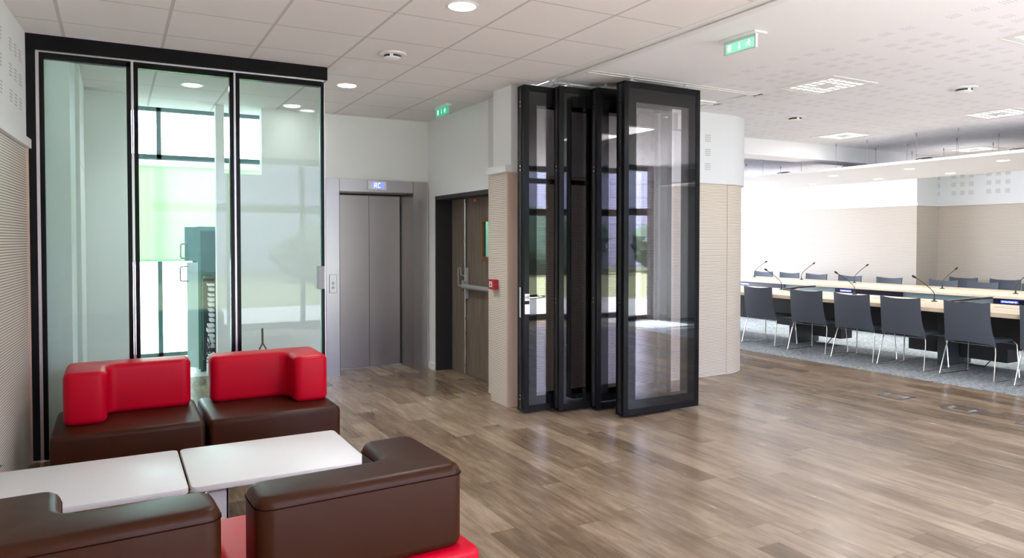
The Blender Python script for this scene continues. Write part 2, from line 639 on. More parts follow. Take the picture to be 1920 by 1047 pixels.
# ================================================================== STRUCTURE
CH = 2.90      # ceiling height
YP = 5.836     # plane of the glazed partition
YF = -0.95     # facade plane behind the camera
struct('floor', MB().box(-1.2, -1.3, -0.1, 7.62, 8.6, 0), M['floor'], 'warm grey brown wood plank floor of the lobby', 'floor')
b = MB().prism([(7.50, 8.6), (7.80, -1.3), (14.2, -1.3), (14.2, 13.4), (6.4, 13.4), (6.4, 8.6)], -0.1, 0.006)
struct('floor', b, M['carpet'], 'mottled grey carpet of the meeting area', 'floor')
b = MB().box(-1.2, 8.6, -0.1, 6.4, 10.6, 0.0)
struct('floor', b, M['vinyl'], 'pale floor of the room behind the glazed partition', 'floor')
b = MB().box(7.4, -1.3, -0.1, 7.9, 8.6, -0.001)
struct('floor', b, M['floor'], 'narrow wood plank strip beside the carpet edge', 'floor')

struct('ceiling', MB().box(-1.2, -1.3, CH, 3.33, 8.35, CH + 0.1), M['tile'], 'suspended grid ceiling of square pale tiles', 'ceiling')
# plaster ceiling, split so the plain strip by the track has no holes
struct('ceiling', MB().box(3.375, -1.3, CH, 4.50, 4.86, CH + 0.1), M['plaster'], 'plain white plaster ceiling strip beside the track', 'ceiling')
struct('ceiling', MB().box(4.50, -1.3, CH, 14.2, 4.86, CH + 0.1), M['perf_ceiling'], 'perforated white ceiling over the open area', 'ceiling')
struct('ceiling', MB().box(5.35, 4.86, CH, 14.2, 13.4, CH + 0.1), M['perf_ceiling'], 'perforated white ceiling over the meeting area', 'ceiling')
struct('ceiling', MB().box(3.375, 4.86, CH + 0.012, 5.35, 7.0, CH + 0.1), M['plaster'], 'ceiling board above the parked folding panels', 'ceiling')
struct('ceiling', MB().box(-1.2, 8.35, 3.36, 3.5, 10.6, 3.46), M['plaster'], 'raised ceiling of the back room', 'ceiling')
struct('trim_1', MB().box(-1.2, 8.35, CH - 0.0, 3.5, 8.40, 3.36), M['wall'], 'upstand between low and raised ceiling', 'trim')

# left wall, turned by 3.4 degrees
WD = Vector((0.0595, 0.9982, 0)).normalized()


def wl(y, off=0.0):
    """point on the left wall line at depth y, moved off into the room"""
    x = -0.510 - (5.80 - y) * 0.0595
    return (x + off, y)


def lw(y0, y1, off, z0, z1, back=0.3):
    a = wl(y0, off)
    c = wl(y1, off)
    return MB().prism([a, c, (c[0] - back, c[1]), (a[0] - back, a[1])], z0, z1)


struct('wall_left', lw(-1.0, 5.80, 0.0, 2.18, CH), M['perf_left'], 'white perforated board at the top of the left wall')
struct('wall_left', lw(-1.0, 5.80, 0.0, 0, 2.125), M['slat'], 'horizontally slatted pale wood panelling on the left wall')
struct('trim_2', lw(-1.0, 5.80, 0.028, 2.125, 2.185), M['wall'], 'white ledge above the slatted left wall', 'trim')
struct('trim_3', MB().prism([wl(5.765, 0.001), wl(5.80, 0.001), wl(5.80, 0.012), wl(5.765, 0.012)], 0, 2.125), M['beech'], 'smooth beech strip at the end of the left wall panelling', 'trim')
struct('wall_left', MB().box(-0.9, 5.87, 0, -0.262, 6.66, CH), M['wall'], 'white cupboard-like wall block behind the left glass panel')
struct('wall_left', MB().box(-0.9, 6.66, 0, -0.232, 7.75, CH), M['wall'], 'white return wall deeper behind the left glass panel')
struct('trim_9', MB().box(-0.232, 6.66, 2.13, -0.2315, 7.75, 2.136), M['grille'], 'thin grey joint line on the return wall', 'trim')
struct('trim_10', MB().box(-0.262, 6.62, 0, -0.2615, 6.625, 2.13), M['grille'], 'thin grey vertical joint on the cupboard wall', 'trim')
struct('wall_left', MB().box(-0.9, 7.75, 0, 0.15, 7.95, CH), M['wall'], 'white end wall beside the bright back window')
struct('wall_left', MB().box(-0.1, 7.95, 0, 0.10, 10.32, 3.4), M['wall'], 'white side wall of the back room')
# back room window wall
g = MB().box(-0.1, 10.30, 3.22, 3.5, 10.5, 3.4)
struct('wall_back', g, M['wall'], 'lintel over the tall back window', 'wall')
struct('wall_back', MB().box(2.1, 10.30, 0, 3.5, 10.5, 3.22), M['wall'], 'white wall right of the back window')

# lift wall Y = 7.93
struct('wall_back', MB().box(0.92, 7.93, 0, 1.0, 8.05, CH), M['wall'], 'narrow white wall strip left of the clerestory slot')
struct('wall_back', MB().box(1.0, 7.93, 0, 1.37, 8.05, 2.20), M['wall'], 'white wall below the clerestory slot')
struct('wall_back', MB().box(1.37, 7.93, 0, 2.03, 8.05, CH), M['wall'], 'white wall left of the lift')
struct('wall_back', MB().box(2.03, 7.93, 2.19, 3.225, 8.05, CH), M['wall'], 'white wall over the lift')
struct('wall_back', MB().box(3.225, 7.93, 0, 3.45, 8.05, CH), M['wall'], 'white wall right of the lift')
struct('wall_back', MB().box(2.0, 8.36, 0, 3.4, 8.42, 2.89), M['matte_black'], 'wall of the lift shaft behind the doors')
struct('wall_corridor', MB().box(4.40, 6.5, 0, 4.46, 8.1, CH), M['wall'], 'corridor wall glimpsed through the fire door window')
struct('wall_corridor', MB().box(3.42, 8.06, 0, 4.46, 8.12, CH), M['wall'], 'corridor end wall behind the fire door')
struct('ceiling', MB().box(3.45, 6.4, CH + 0.001, 4.46, 8.12, CH + 0.05), M['plaster'], 'corridor ceiling behind the fire door', 'ceiling')
struct('baseboard_back', MB().box(3.222, 7.915, 0, 3.25, 7.93, 0.075), M['wall'], 'low white plinth beside the lift', 'baseboard')
# door wall X = 3.25
b = MB()
b.box(3.25, 7.70, 0, 3.50, 7.93, CH)
b.box(3.25, 6.0, 2.015, 3.50, 7.70, CH)
b.box(3.25, 6.0, 0, 3.50, 6.25, 2.015)
struct('wall_right', b, M['wall'], 'white wall holding the double fire door')
struct('baseboard_right', MB().box(3.235, 7.70, 0, 3.25, 7.915, 0.075), M['wall'], 'low white plinth beside the double door', 'baseboard')
# slatted pier
struct('wall_pier', MB().box(3.085, 5.685, 0, 3.26, 5.985, 2.12), M['slat'], 'narrow slatted pale wood pier beside the fire door')
struct('trim_4', MB().box(3.083, 5.66, 0, 3.22, 5.685, 2.12), M['beech'], 'smooth beech front edge of the slatted pier', 'trim')
struct('trim_5', MB().box(3.055, 5.645, 2.12, 3.24, 6.01, 2.185), M['wall'], 'white ledge on top of the slatted pier', 'trim')
struct('wall_pier', MB().box(3.12, 5.66, 2.185, 3.25, 6.0, CH), M['wall'], 'white upper part of the pier above the ledge')


# curved block
def curve_pts(off, r0=0.55):
    pts = [(3.22, 5.88 - off)]
    cx, cy = 6.0, 5.88 + r0
    for i in range(0, 19):
        a = -PI / 2 + (PI / 2) * i / 18
        pts.append((cx + (r0 + off) * math.cos(a), cy + (r0 + off) * math.sin(a)))
    pts.append((6.55 + off, 13.3))
    pts.append((6.3, 13.3))
    pts.append((6.3, 6.5))
    pts.append((3.22, 6.3))
    return pts


struct('wall_curved', MB().prism(curve_pts(0.0), 0, 2.13), M['slat'], 'slatted pale wood wall with a rounded corner behind the folding panels', smooth=30)
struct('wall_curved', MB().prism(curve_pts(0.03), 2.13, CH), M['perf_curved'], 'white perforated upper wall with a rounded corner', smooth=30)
struct('trim_6', MB().box(6.0, 5.872, 0, 6.003, 5.881, 2.13), M['beech'], 'thin joint in the curved slatted wall', 'trim')

# meeting area walls
struct('wall_bright', MB().box(12.9, 7.97, 0, 14.0, 13.3, 2.14), M['slat'], 'brightly lit slatted wall beyond the meeting tables')
struct('wall_bright', MB().box(12.9, 7.97, 2.20, 14.0, 13.3, CH), M['wall'], 'brightly lit white upper wall beyond the meeting tables')
struct('trim_7', MB().box(12.86, 7.93, 2.14, 14.0, 13.3, 2.20), M['wall'], 'white ledge over the bright far wall', 'trim')
struct('wall_far', MB().box(13.55, -1.0, 0, 14.0, 7.97, 2.14), M['slat'], 'slatted pale wood wall in the recess behind the chairs')
struct('wall_far', MB().box(13.55, -1.0, 2.20, 14.0, 7.97, CH), M['perf_far'], 'white perforated board above the recess panelling')
struct('trim_8', MB().box(13.52, -1.0, 2.14, 14.0, 7.93, 2.20), M['wall'], 'white ledge over the recess panelling', 'trim')
struct('beam_1', MB().box(6.5, 7.02, 2.68, 14.0, 7.40, CH + 0.02), M['plaster'], 'white ceiling beam over the meeting area', 'beam')
# end window of meeting room (hidden behind the curved wall)
b = MB()
for i in range(5):
    xx = 6.7 + i * 1.2
    b.box(xx, 13.20, 0, xx + 0.06, 13.28, CH)
b.box(6.5, 13.20, 0, 11.56, 13.28, 0.12)
b.box(6.5, 13.20, 2.78, 11.56, 13.28, CH)
struct('window_1', b, M['white_metal'], 'white framed end window of the meeting area', 'window')

struct('wall_end', MB().box(11.56, 13.15, 0, 13.0, 13.3, CH), M['wall'], 'unseen white end wall added to narrow the meeting area window')  # unseen wall, added to cut window light on the far wall
# facade behind the camera
f = MB()
for i in range(8):
    xx = 0.42 + i * 1.2
    f.box(xx, YF - 0.06, 0, xx + 0.07, YF + 0.04, CH)
f.box(0.4, YF - 0.06, 0, 8.89, YF + 0.04, 0.10)
f.box(0.4, YF - 0.06, 1.97, 8.89, YF + 0.04, 2.10)
f.box(0.4, YF - 0.06, CH - 0.10, 8.89, YF + 0.04, CH)
wf = struct('window_2', f, M['black'], 'black framed glazed facade behind the viewer', 'window')
for i in range(7):
    xx = 0.49 + i * 1.2
    MB().box(xx, YF - 0.012, 0.1, xx + 1.13, YF - 0.004, CH - 0.1).build('pane', M['fglass'], wf)
struct('wall_front', MB().box(-1.2, YF - 0.1, 0, 0.4, YF + 0.05, CH), M['wall'], 'white wall left of the facade behind the viewer')
struct('wall_front', MB().box(8.89, YF - 0.1, 0, 14.0, YF + 0.05, CH), M['wall'], 'unseen white wall right of the facade, shaped to cut daylight')  # unseen wall, shaped to hold daylight off the right side

# fire door
door = thing('door_1', 'double fire door of grey brown wood laminate beside the lift', 'door', (3.44, 6.98, 0), kind='structure')
b = MB()
b.box(3.245, 7.668, 0, 3.46, 7.70, 2.015)
b.box(3.245, 6.25, 1.972, 3.439, 7.70, 2.015)
b.box(3.439, 6.25, 1.982, 3.49, 7.70, 2.015)
b.build('door_frame', M['matte_black'], door)
b = MB()
b.box(3.44, 7.245, 0.008, 3.48, 7.66, 1.98, 0.002)
lf = b.build('door_leaf', M['door_wood'], door)
b = MB()
b.box(3.44, 6.28, 0.008, 3.48, 6.62, 1.98)
b.box(3.44, 6.87, 0.008, 3.48, 7.235, 1.98)
b.box(3.44, 6.62, 0.008, 3.48, 6.87, 1.31)
b.box(3.44, 6.62, 1.73, 3.48, 6.87, 1.98)
lf2 = b.build('door_leaf', M['door_wood'], door)
b = MB()
for a in ((6.60, 1.29, 6.89, 1.335), (6.60, 1.705, 6.89, 1.75), (6.60, 1.335, 6.64, 1.705), (6.85, 1.335, 6.89, 1.705)):
    b.box(3.428, a[0], a[1], 3.4395, a[2], a[3], 0.002)
wf_ = b.build('window_frame', M['oak_frame'], lf2)
MB().box(3.455, 6.62, 1.31, 3.462, 6.87, 1.73).build('pane', M['rack_glass'], wf_)
b = MB()
b.cyl((3.425, 7.27, 0.02), (3.425, 7.27, 1.97), 0.009, 10)
for zz in (0.10, 0.45, 0.62, 1.48, 1.92):
    b.box(3.418, 7.258, zz, 3.44, 7.282, zz + 0.03)
b.build('latch_rod', M['chrome'], lf)
b = MB()
b.box(3.41, 7.19, 0.86, 3.44, 7.25, 1.20, 0.008)
b.box(3.37, 7.20, 0.97, 3.43, 7.26, 1.06, 0.01)
b.build('latch_case', M['grey_plastic'], lf2)
b = MB()
b.tube([(3.375, 7.22, 0.998), (3.37, 6.8, 0.998), (3.375, 6.35, 0.998)], 0.026, 14)
b.cyl((3.44, 6.36, 0.998), (3.37, 6.36, 0.998), 0.028)
b.build('push_bar', M['grey_plastic'], lf2, smooth=40)
b = MB()
b.tube([(3.44, 7.31, 1.10), (3.395, 7.31, 1.12), (3.385, 7.31, 1.19), (3.385, 7.325, 1.20), (3.385, 7.36, 1.19), (3.385, 7.365, 1.10), (3.385, 7.36, 1.0), (3.395, 7.31, 1.0), (3.44, 7.30, 1.0)], 0.009, 8)
b.build('door_handle', M['grey_plastic'], lf, smooth=40)
st = MB().box(3.4375, 6.99, 1.915, 3.4395, 7.10, 1.965).build('sticker', M['red_paint'], lf2)
b = MB()
b.box(3.4365, 7.01, 1.945, 3.4375, 7.08, 1.951)
b.box(3.4365, 7.01, 1.93, 3.4375, 7.08, 1.936)
b.build('lettering', M['label_white'], st)

# ceiling track
b = MB()
b.box(3.318, -1.0, CH - 0.004, 3.336, 5.36, CH + 0.03)
b.box(3.366, -1.0, CH - 0.004, 3.384, 5.36, CH + 0.03)
b.box(3.27, -1.0, CH - 0.002, 3.318, 5.36, CH + 0.03)
b.box(3.384, -1.0, CH - 0.002, 3.44, 5.36, CH + 0.03)
trk = thing('folding_wall_track', 'aluminium ceiling track for the folding glass panels', 'track', (3.35, 2.0, CH))
b.build('rail', M['white_plastic'], trk)
b = MB().box(3.336, -1.0, CH + 0.02, 3.366, 5.36, CH + 0.03)
b.build('slot', M['matte_black'], trk)
b = MB()
for yy in (4.86, 5.40):
    b.box(3.44, yy, CH - 0.003, 5.42, yy + 0.045, CH + 0.03)
    b.box(3.44, yy + 0.065, CH - 0.003, 5.42, yy + 0.11, CH + 0.03)
b.box(5.38, 4.86, CH - 0.003, 5.42, 5.5, CH + 0.03)
b.build('parking_rail', M['white_plastic'], trk)

# ================================================================== LIFT
lift = thing('elevator', 'stainless steel lift entrance in the white back wall', 'elevator', (2.62, 7.9, 0))
b = MB()
b.box(2.03, 7.88, 0, 2.18, 8.3, 2.19)
b.box(3.05, 7.885, 0, 3.222, 7.96, 2.19)
b.box(3.05, 7.955, 0, 3.09, 8.31, 2.07)
b.box(2.18, 7.885, 2.055, 3.05, 8.33, 2.19)
b.build('surround', M['steel_light'], lift)
b = MB()
b.box(2.18, 8.285, 0.01, 2.645, 8.31, 2.055)
b.build('door_leaf', M['steel'], lift)
b = MB()
b.box(2.64, 8.312, 0.01, 3.05, 8.335, 2.055)
b.build('door_leaf', M['steel'], lift)
for nm, bx in (('door_gap', (2.643, 8.2845, 0.01, 2.648, 8.3095, 2.05)), ('door_gap', (3.038, 8.309, 0.01, 3.05, 8.3115, 2.05)), ('top_gap', (2.18, 8.2838, 2.035, 3.05, 8.2845, 2.055)),
               ('joint', (2.178, 7.8785, 0, 2.182, 7.8799, 2.19)), ('joint', (3.046, 7.8835, 2.055, 3.05, 7.8849, 2.19))):
    MB().box(*bx).build(nm, M['matte_black'], lift)
b = MB().box(2.18, 8.27, 0.0, 3.05, 8.34, 0.008)
b.build('sill', M['alu'], lift)
b = MB()
b.box(2.50, 7.868, 2.078, 2.722, 7.885, 2.182, 0.008)
dp = b.build('display', M['white_plastic'], lift)
sc = MB().box(2.55, 7.863, 2.098, 2.69, 7.8685, 2.160).build('screen', M['lcd2'], dp)
t = MB()
for q in ([(2.575, 2.104), (2.578, 2.153), (2.602, 2.153), (2.603, 2.131), (2.578, 2.130)], [(2.588, 2.130), (2.604, 2.104)],
          [(2.646, 2.153), (2.622, 2.153), (2.620, 2.106), (2.644, 2.106)]):
    t.tube([(xx, 7.8625, zz) for xx, zz in q], 0.0032, 6)
t.build('floor_number', M['lcd_text'], dp)
b = MB().box(2.062, 7.868, 0.925, 2.145, 7.88, 1.13, 0.004)
cp = b.build('call_panel', M['steel_light'], lift)
for zz in (1.035, 0.985):
    b = MB()
    b.cyl((2.103, 7.869, zz), (2.103, 7.862, zz), 0.015, 20)
    b.build('button', M['grey_plastic'], cp)

# ================================================================== GLAZED PARTITION
gp = thing('glazed_partition', 'black framed sliding partition of three tall glass panels', 'glass partition', (0.5, YP, 0))
b = MB()
b.box(-0.525, YP - 0.03, 2.795, 1.515, YP + 0.09, CH, 0.002)
b.build('header', M['black'], gp)
b = MB()
b.box(-0.525, YP, 0, -0.457, YP + 0.09, 2.795)
b.box(1.478, YP, 0, 1.492, YP + 0.05, 2.78)
b.build('post', M['black'], gp)
b = MB()
b.box(-0.457, YP - 0.006, 0, -0.438, YP + 0.06, 2.795)
b.box(-0.438, YP - 0.006, 2.787, 1.492, YP + 0.06, 2.795)
b.box(0.116, YP - 0.004, 0, 0.129, YP + 0.06, 2.787)
b.box(0.806, YP - 0.004, 0, 0.819, YP + 0.06, 2.787)
b.box(1.492, YP - 0.002, 0, 1.498, YP + 0.055, 2.78)
b.build('aluminium_profile', M['alu'], gp)
for (x0, x1) in ((-0.438, 0.114), (0.131, 0.804), (0.821, 1.478)):
    b = MB()
    w = 0.028
    b.box(x0, YP, 0.0, x0 + w, YP + 0.05, 2.785)
    b.box(x1 - (w if x1 < 1.4 else 0.008), YP, 0.0, x1, YP + 0.05, 2.785)
    b.box(x0 + w, YP, 2.745, x1 - 0.008, YP + 0.05, 2.785)
    b.box(x0 + w, YP, 0.0, x1 - 0.008, YP + 0.05, 0.06)
    fr = b.build('panel_frame', M['black'], gp)
    MB().box(x0 + w, YP + 0.020, 0.06, x1 - (w if x1 < 1.4 else 0.008), YP + 0.030, 2.745).build('pane', M['glass'], fr)
b = MB().box(1.463, YP + 0.018, 0.06, 1.470, YP + 0.032, 2.745)
b.build('glass_edge', M['edge_glass'], gp)
b = MB()
b.box(1.43, YP - 0.05, 1.115, 1.455, YP + 0.018, 1.30, 0.004)
b.box(1.455, YP - 0.02, 1.115, 1.488, YP + 0.0, 1.30, 0.003)
b.build('pull_handle', M['grey_plastic'], gp)
# Y shaped strap on the third pane
b = MB()
b.tube([(1.005, YP + 0.012, 0.820), (1.006, YP + 0.012, 0.755), (1.006, YP + 0.012, 0.700)], 0.008, 8)
b.tube([(1.006, YP + 0.012, 0.705), (0.992, YP + 0.012, 0.675), (0.98, YP + 0.012, 0.655)], 0.006, 8)
b.tube([(1.006, YP + 0.012, 0.705), (1.022, YP + 0.012, 0.675), (1.034, YP + 0.012, 0.655)], 0.006, 8)
tag(b.build('glass_tag', mat('olive yellow plastic', (0.13, 0.12, 0.05), 0.5), smooth=40), 'small forked olive tag stuck low on the right glass panel', 'tag')

# ================================================================== BACK ROOM
wnd = thing('window_3', 'tall dark framed back window seen through the middle glass panel', 'window', (1.1, 10.3, 0), kind='structure')
b = MB()
for xx in (0.10, 0.485, 1.42, 2.04):
    b.box(xx, 10.30, 0.0, xx + 0.055, 10.36, 3.22)
b.box(0.1, 10.30, 2.54, 2.1, 10.36, 2.61)
b.box(0.1, 10.30, 3.16, 2.1, 10.36, 3.22)
b.box(0.1, 10.30, 0.0, 2.1, 10.36, 0.05)
b.build('window_frame', M['teal'], wnd)
MB().box(0.12, 10.325, 0.05, 2.08, 10.333, 3.18).build('pane', M['wglass'], wnd)
bl = thing('roller_blind', 'translucent green roller blind half drawn over the back window', 'blind', (0.9, 10.25, 1.24))
MB().box(0.12, 10.235, 1.26, 2.05, 10.238, 2.50).build('fabric', M['blind'], bl)
MB().box(0.12, 10.225, 1.235, 2.05, 10.245, 1.26, 0.004).build('bottom_bar', mat('green blind bar', (0.35, 0.65, 0.36), 0.5), bl)
MB().box(0.11, 10.19, 2.45, 2.06, 10.28, 2.53, 0.004).build('cassette', M['white_plastic'], bl)

rk = thing('server_rack', 'tall green glass fronted cabinet with bow handles behind the middle glass panel', 'cabinet', (0.86, 9.1, 0))
b = MB()
b.box(0.83, 8.90, 0.03, 1.45, 9.6, 0.11)
b.box(0.85, 8.92, 0.0, 1.43, 9.58, 0.03)
b.box(0.83, 8.90, 1.62, 1.45, 9.6, 1.665)
b.box(0.83, 8.90, 0.11, 0.86, 8.93, 1.62)
b.box(0.83, 9.57, 0.11, 1.45, 9.6, 1.62)
b.box(1.42, 8.90, 0.11, 1.45, 9.57, 1.62)
b.build('body', M['rack'], rk)
MB().box(0.86, 8.905, 0.11, 1.42, 8.912, 1.62).build('pane', M['rack_glass'], rk)
d = MB()
d.prism([(0.70, 8.98), (0.83, 8.90), (0.836, 8.93), (0.712, 9.01)], 1.27, 1.66)
d1 = d.build('door', M['rack'], rk)
MB().tube([(0.715, 8.975, 1.47), (0.665, 8.94, 1.465), (0.655, 8.94, 1.45), (0.655, 8.94, 1.32), (0.665, 8.94, 1.305), (0.715, 8.975, 1.30)], 0.010, 8).build('handle', M['grey_plastic'], d1, smooth=40)
d = MB()
d.prism([(0.72, 8.985), (0.83, 8.90), (0.836, 8.93), (0.732, 9.015)], 0.05, 1.255)
d2 = d.build('door', mat('pale cabinet door', (0.5, 0.62, 0.6), 0.25), rk)
MB().tube([(0.73, 8.98, 1.21), (0.66, 8.94, 1.205), (0.65, 8.94, 1.19), (0.65, 8.94, 1.06), (0.66, 8.94, 1.045), (0.73, 8.98, 1.04)], 0.010, 8).build('handle', M['grey_plastic'], d2, smooth=40)
rk2 = thing('equipment_rack', 'low dark equipment rack stuffed with cables beside the green cabinet', 'rack', (1.0, 8.7, 0))
b = MB()
b.box(0.98, 8.62, 0.04, 1.35, 8.66, 1.10)
b.box(0.875, 8.62, 1.08, 1.35, 8.86, 1.105)
b.box(0.875, 8.84, 0.04, 1.35, 8.87, 1.08)
b.build('body', M['rack_dark'], rk2)
b = MB()
random.seed(3)
for i in range(13):
    z0 = 0.30 + i * 0.058
    b.box(0.905 + random.random() * 0.03, 8.66, z0, 0.975, 8.84, z0 + 0.026 + random.random() * 0.015)
b.build('rack_units', M['white_plastic'], rk2)
b = MB()
for i in range(7):
    z0 = 0.22 + i * 0.035
    b.tube([(0.97, 8.70, z0), (0.90, 8.66, z0 - 0.02 * (i % 3)), (0.85 + 0.012 * i, 8.63, z0 - 0.05), (0.93, 8.62, z0 - 0.10)], 0.006, 6)
b.build('cables', M['rack_dark'], rk2, smooth=40)
b = MB()
b.box(0.90, 8.60, 0.0, 0.98, 8.80, 0.24, 0.01)
b.build('base_unit', M['white_plastic'], rk2)


# ================================================================== SOFAS
def sofa(name, label, x0, x1, y0, y1, mseat, mback, arm, face, bx0, bx1, group, d_back=0.225, arm_w=0.235, arm_l=0.27, ztop=0.70):
    """face = -1: sitter looks towards -Y (backrest at y1); +1: backrest at y0"""
    s = thing(name, label, 'sofa', ((x0 + x1) / 2, (y0 + y1) / 2, 0), group)
    ZS, ZT = 0.38, ztop
    MB().box(x0, y0, 0.03, x1, y1, ZS, 0.032, 4).build('seat', mseat, s, smooth=50)
    if face < 0:
        ya, yb, yc = y1 - 0.015, y1 - 0.015 - d_back, y1 - 0.015 - d_back - arm_l
    else:
        ya, yb, yc = y0 + 0.035, y0 + 0.035 + d_back, y0 + 0.035 + d_back + arm_l
    if arm == 'L':
        pts = [(bx0, ya), (bx1, ya), (bx1, yb), (bx0 + arm_w, yb), (bx0 + arm_w, yc), (bx0, yc)]
    else:
        pts = [(bx0, ya), (bx1, ya), (bx1, yc), (bx1 - arm_w, yc), (bx1 - arm_w, yb), (bx0, yb)]
    if face < 0:
        pts = pts[::-1]
    bk = MB().prism(pts, ZS - 0.004, ZT, bev=0.036, seg=4, vert_bev=0.058)
    bo = bk.build('backrest', mback, s, smooth=50)
    return s, bo, pts


GS = 'leather lounge sofas around the white tables'
sofa('lounge_sofa', 'brown sofa with red L-shaped back, next to the left wall', -0.34, 0.487, 4.83, 5.58, M['brown'], M['red'], 'L', -1, -0.285, 0.45, GS)
sofa('lounge_sofa', 'brown sofa with red L-shaped back, in front of the right glass panel', 0.508, 1.34, 4.83, 5.58, M['brown'], M['red'], 'R', -1, 0.575, 1.318, GS)
s3, b3, p3 = sofa('lounge_sofa', 'red sofa with brown L-shaped back, nearest the viewer on the right', 0.335, 1.175, 2.355, 3.155, M['red'], M['brown'], 'R', 1, 0.383, 1.125, GS, ztop=0.685)
s4, b4, p4 = sofa('lounge_sofa', 'red sofa with brown L-shaped back, in the bottom left corner', -0.51, 0.325, 2.355, 3.155, M['red'], M['brown'], 'L', 1, -0.475, 0.285, GS, arm_w=0.335, ztop=0.685)


def turn(root, ang, pivot):
    m_ = Matrix.Rotation(ang, 3, 'Z')
    root.location = Vector(pivot) + m_ @ (root.location - Vector(pivot))
    root.rotation_euler = (0, 0, ang)


def seam(pts, z, parent, off=0.002, rc=0.058):
    P = []
    n = len(pts)
    for i in range(n):
        a, c, e = Vector(pts[i - 1]), Vector(pts[i]), Vector(pts[(i + 1) % n])
        u = (a - c).normalized()
        v = (e - c).normalized()
        for t_ in (0, 0.25, 0.5, 0.75, 1.0):
            q = (c + u * rc) * (1 - t_) ** 2 + c * 2 * t_ * (1 - t_) + (c + v * rc) * t_ ** 2
            P.append((q.x, q.y, z))
    P.append(P[0])
    MB().tube(P, 0.0022, 6, caps=False).build('piping', M['piping'], parent, smooth=40)


seam(p3, 0.649, b3)
seam(p4, 0.649, b4)
turn(s3, R(3.0), (1.13, 2.40, 0))
turn(s4, R(3.0), (1.13, 2.40, 0))


# ================================================================== COFFEE TABLES
def table(label, x0, x1, legs, rear, discs):
    t = thing('coffee_table', label, 'table', ((x0 + x1) / 2, 3.965, 0), 'white coffee tables')
    MB().prism([(x0, 3.615), (x1, 3.615), (x1, 4.315), (x0, 4.315)], 0.332, 0.36, bev=0.003, seg=2, vert_bev=0.03).build('tabletop', M['white_top'], t, smooth=40)
    for (a, c) in legs:
        b = MB()
        b.box(a, 3.70, 0, c, 3.712, 0.332, 0.002)
        b.box(c - 0.012, 3.70, 0, c, 3.76, 0.332, 0.002)
        b.build('leg', M['white_metal'], t)
    for (a, c) in rear:
        b = MB()
        b.box(a, 4.20, 0, c, 4.212, 0.332, 0.002)
        b.box(c - 0.012, 4.15, 0, c, 4.212, 0.332, 0.002)
        b.build('leg', M['white_metal'], t)
    MB().box(x0 + 0.06, 3.72, 0.305, x1 - 0.06, 3.74, 0.331).build('underframe', M['matte_black'], t)
    MB().box(x0 + 0.06, 4.18, 0.305, x1 - 0.06, 4.20, 0.331).build('underframe', M['matte_black'], t)
    for (dx, dy) in discs:
        MB().lathe([(0.0, 0.0), (0.035, 0.0), (0.045, 0.006), (0.045, 0.016), (0.03, 0.02), (0.03, 0.028)], (dx, dy, 0.304), 24).build('disc', M['chrome'], t, smooth=40)


table('white coffee table reaching to the left wall', -0.60, 0.289, ((-0.45, -0.366), (0.073, 0.16)), ((-0.45, -0.366), (0.12, 0.16)), ((-0.215, 3.665),))
table('white coffee table on the right, its corner pointing to the open floor', 0.301, 1.15, ((0.385, 0.473), (0.90, 0.987)), ((0.385, 0.425), (0.94, 0.98)), ((0.345, 3.69), (1.06, 3.69)))
pl = thing('potted_plant', 'tiny green potted plant at the left edge of the coffee table', 'plant', (-0.535, 4.27, 0.36))
MB().lathe([(0.0, 0.0), (0.022, 0.0), (0.028, 0.02), (0.026, 0.02)], (-0.535, 4.27, 0.36), 20).build('pot', M['matte_black'], pl)
b = MB()
for i in range(14):
    a = i * 2.399
    r = 0.022 + 0.008 * (i % 3)
    b.tube([(-0.535, 4.27, 0.375), (-0.535 + r * 0.6 * math.cos(a), 4.27 + r * 0.6 * math.sin(a), 0.395 + 0.006 * (i % 4)), (-0.535 + r * 1.3 * math.cos(a), 4.27 + r * 1.3 * math.sin(a), 0.402 + 0.008 * (i % 4))], [0.002, 0.005, 0.0008], 6)
b.build('foliage', M['leaf'], pl)


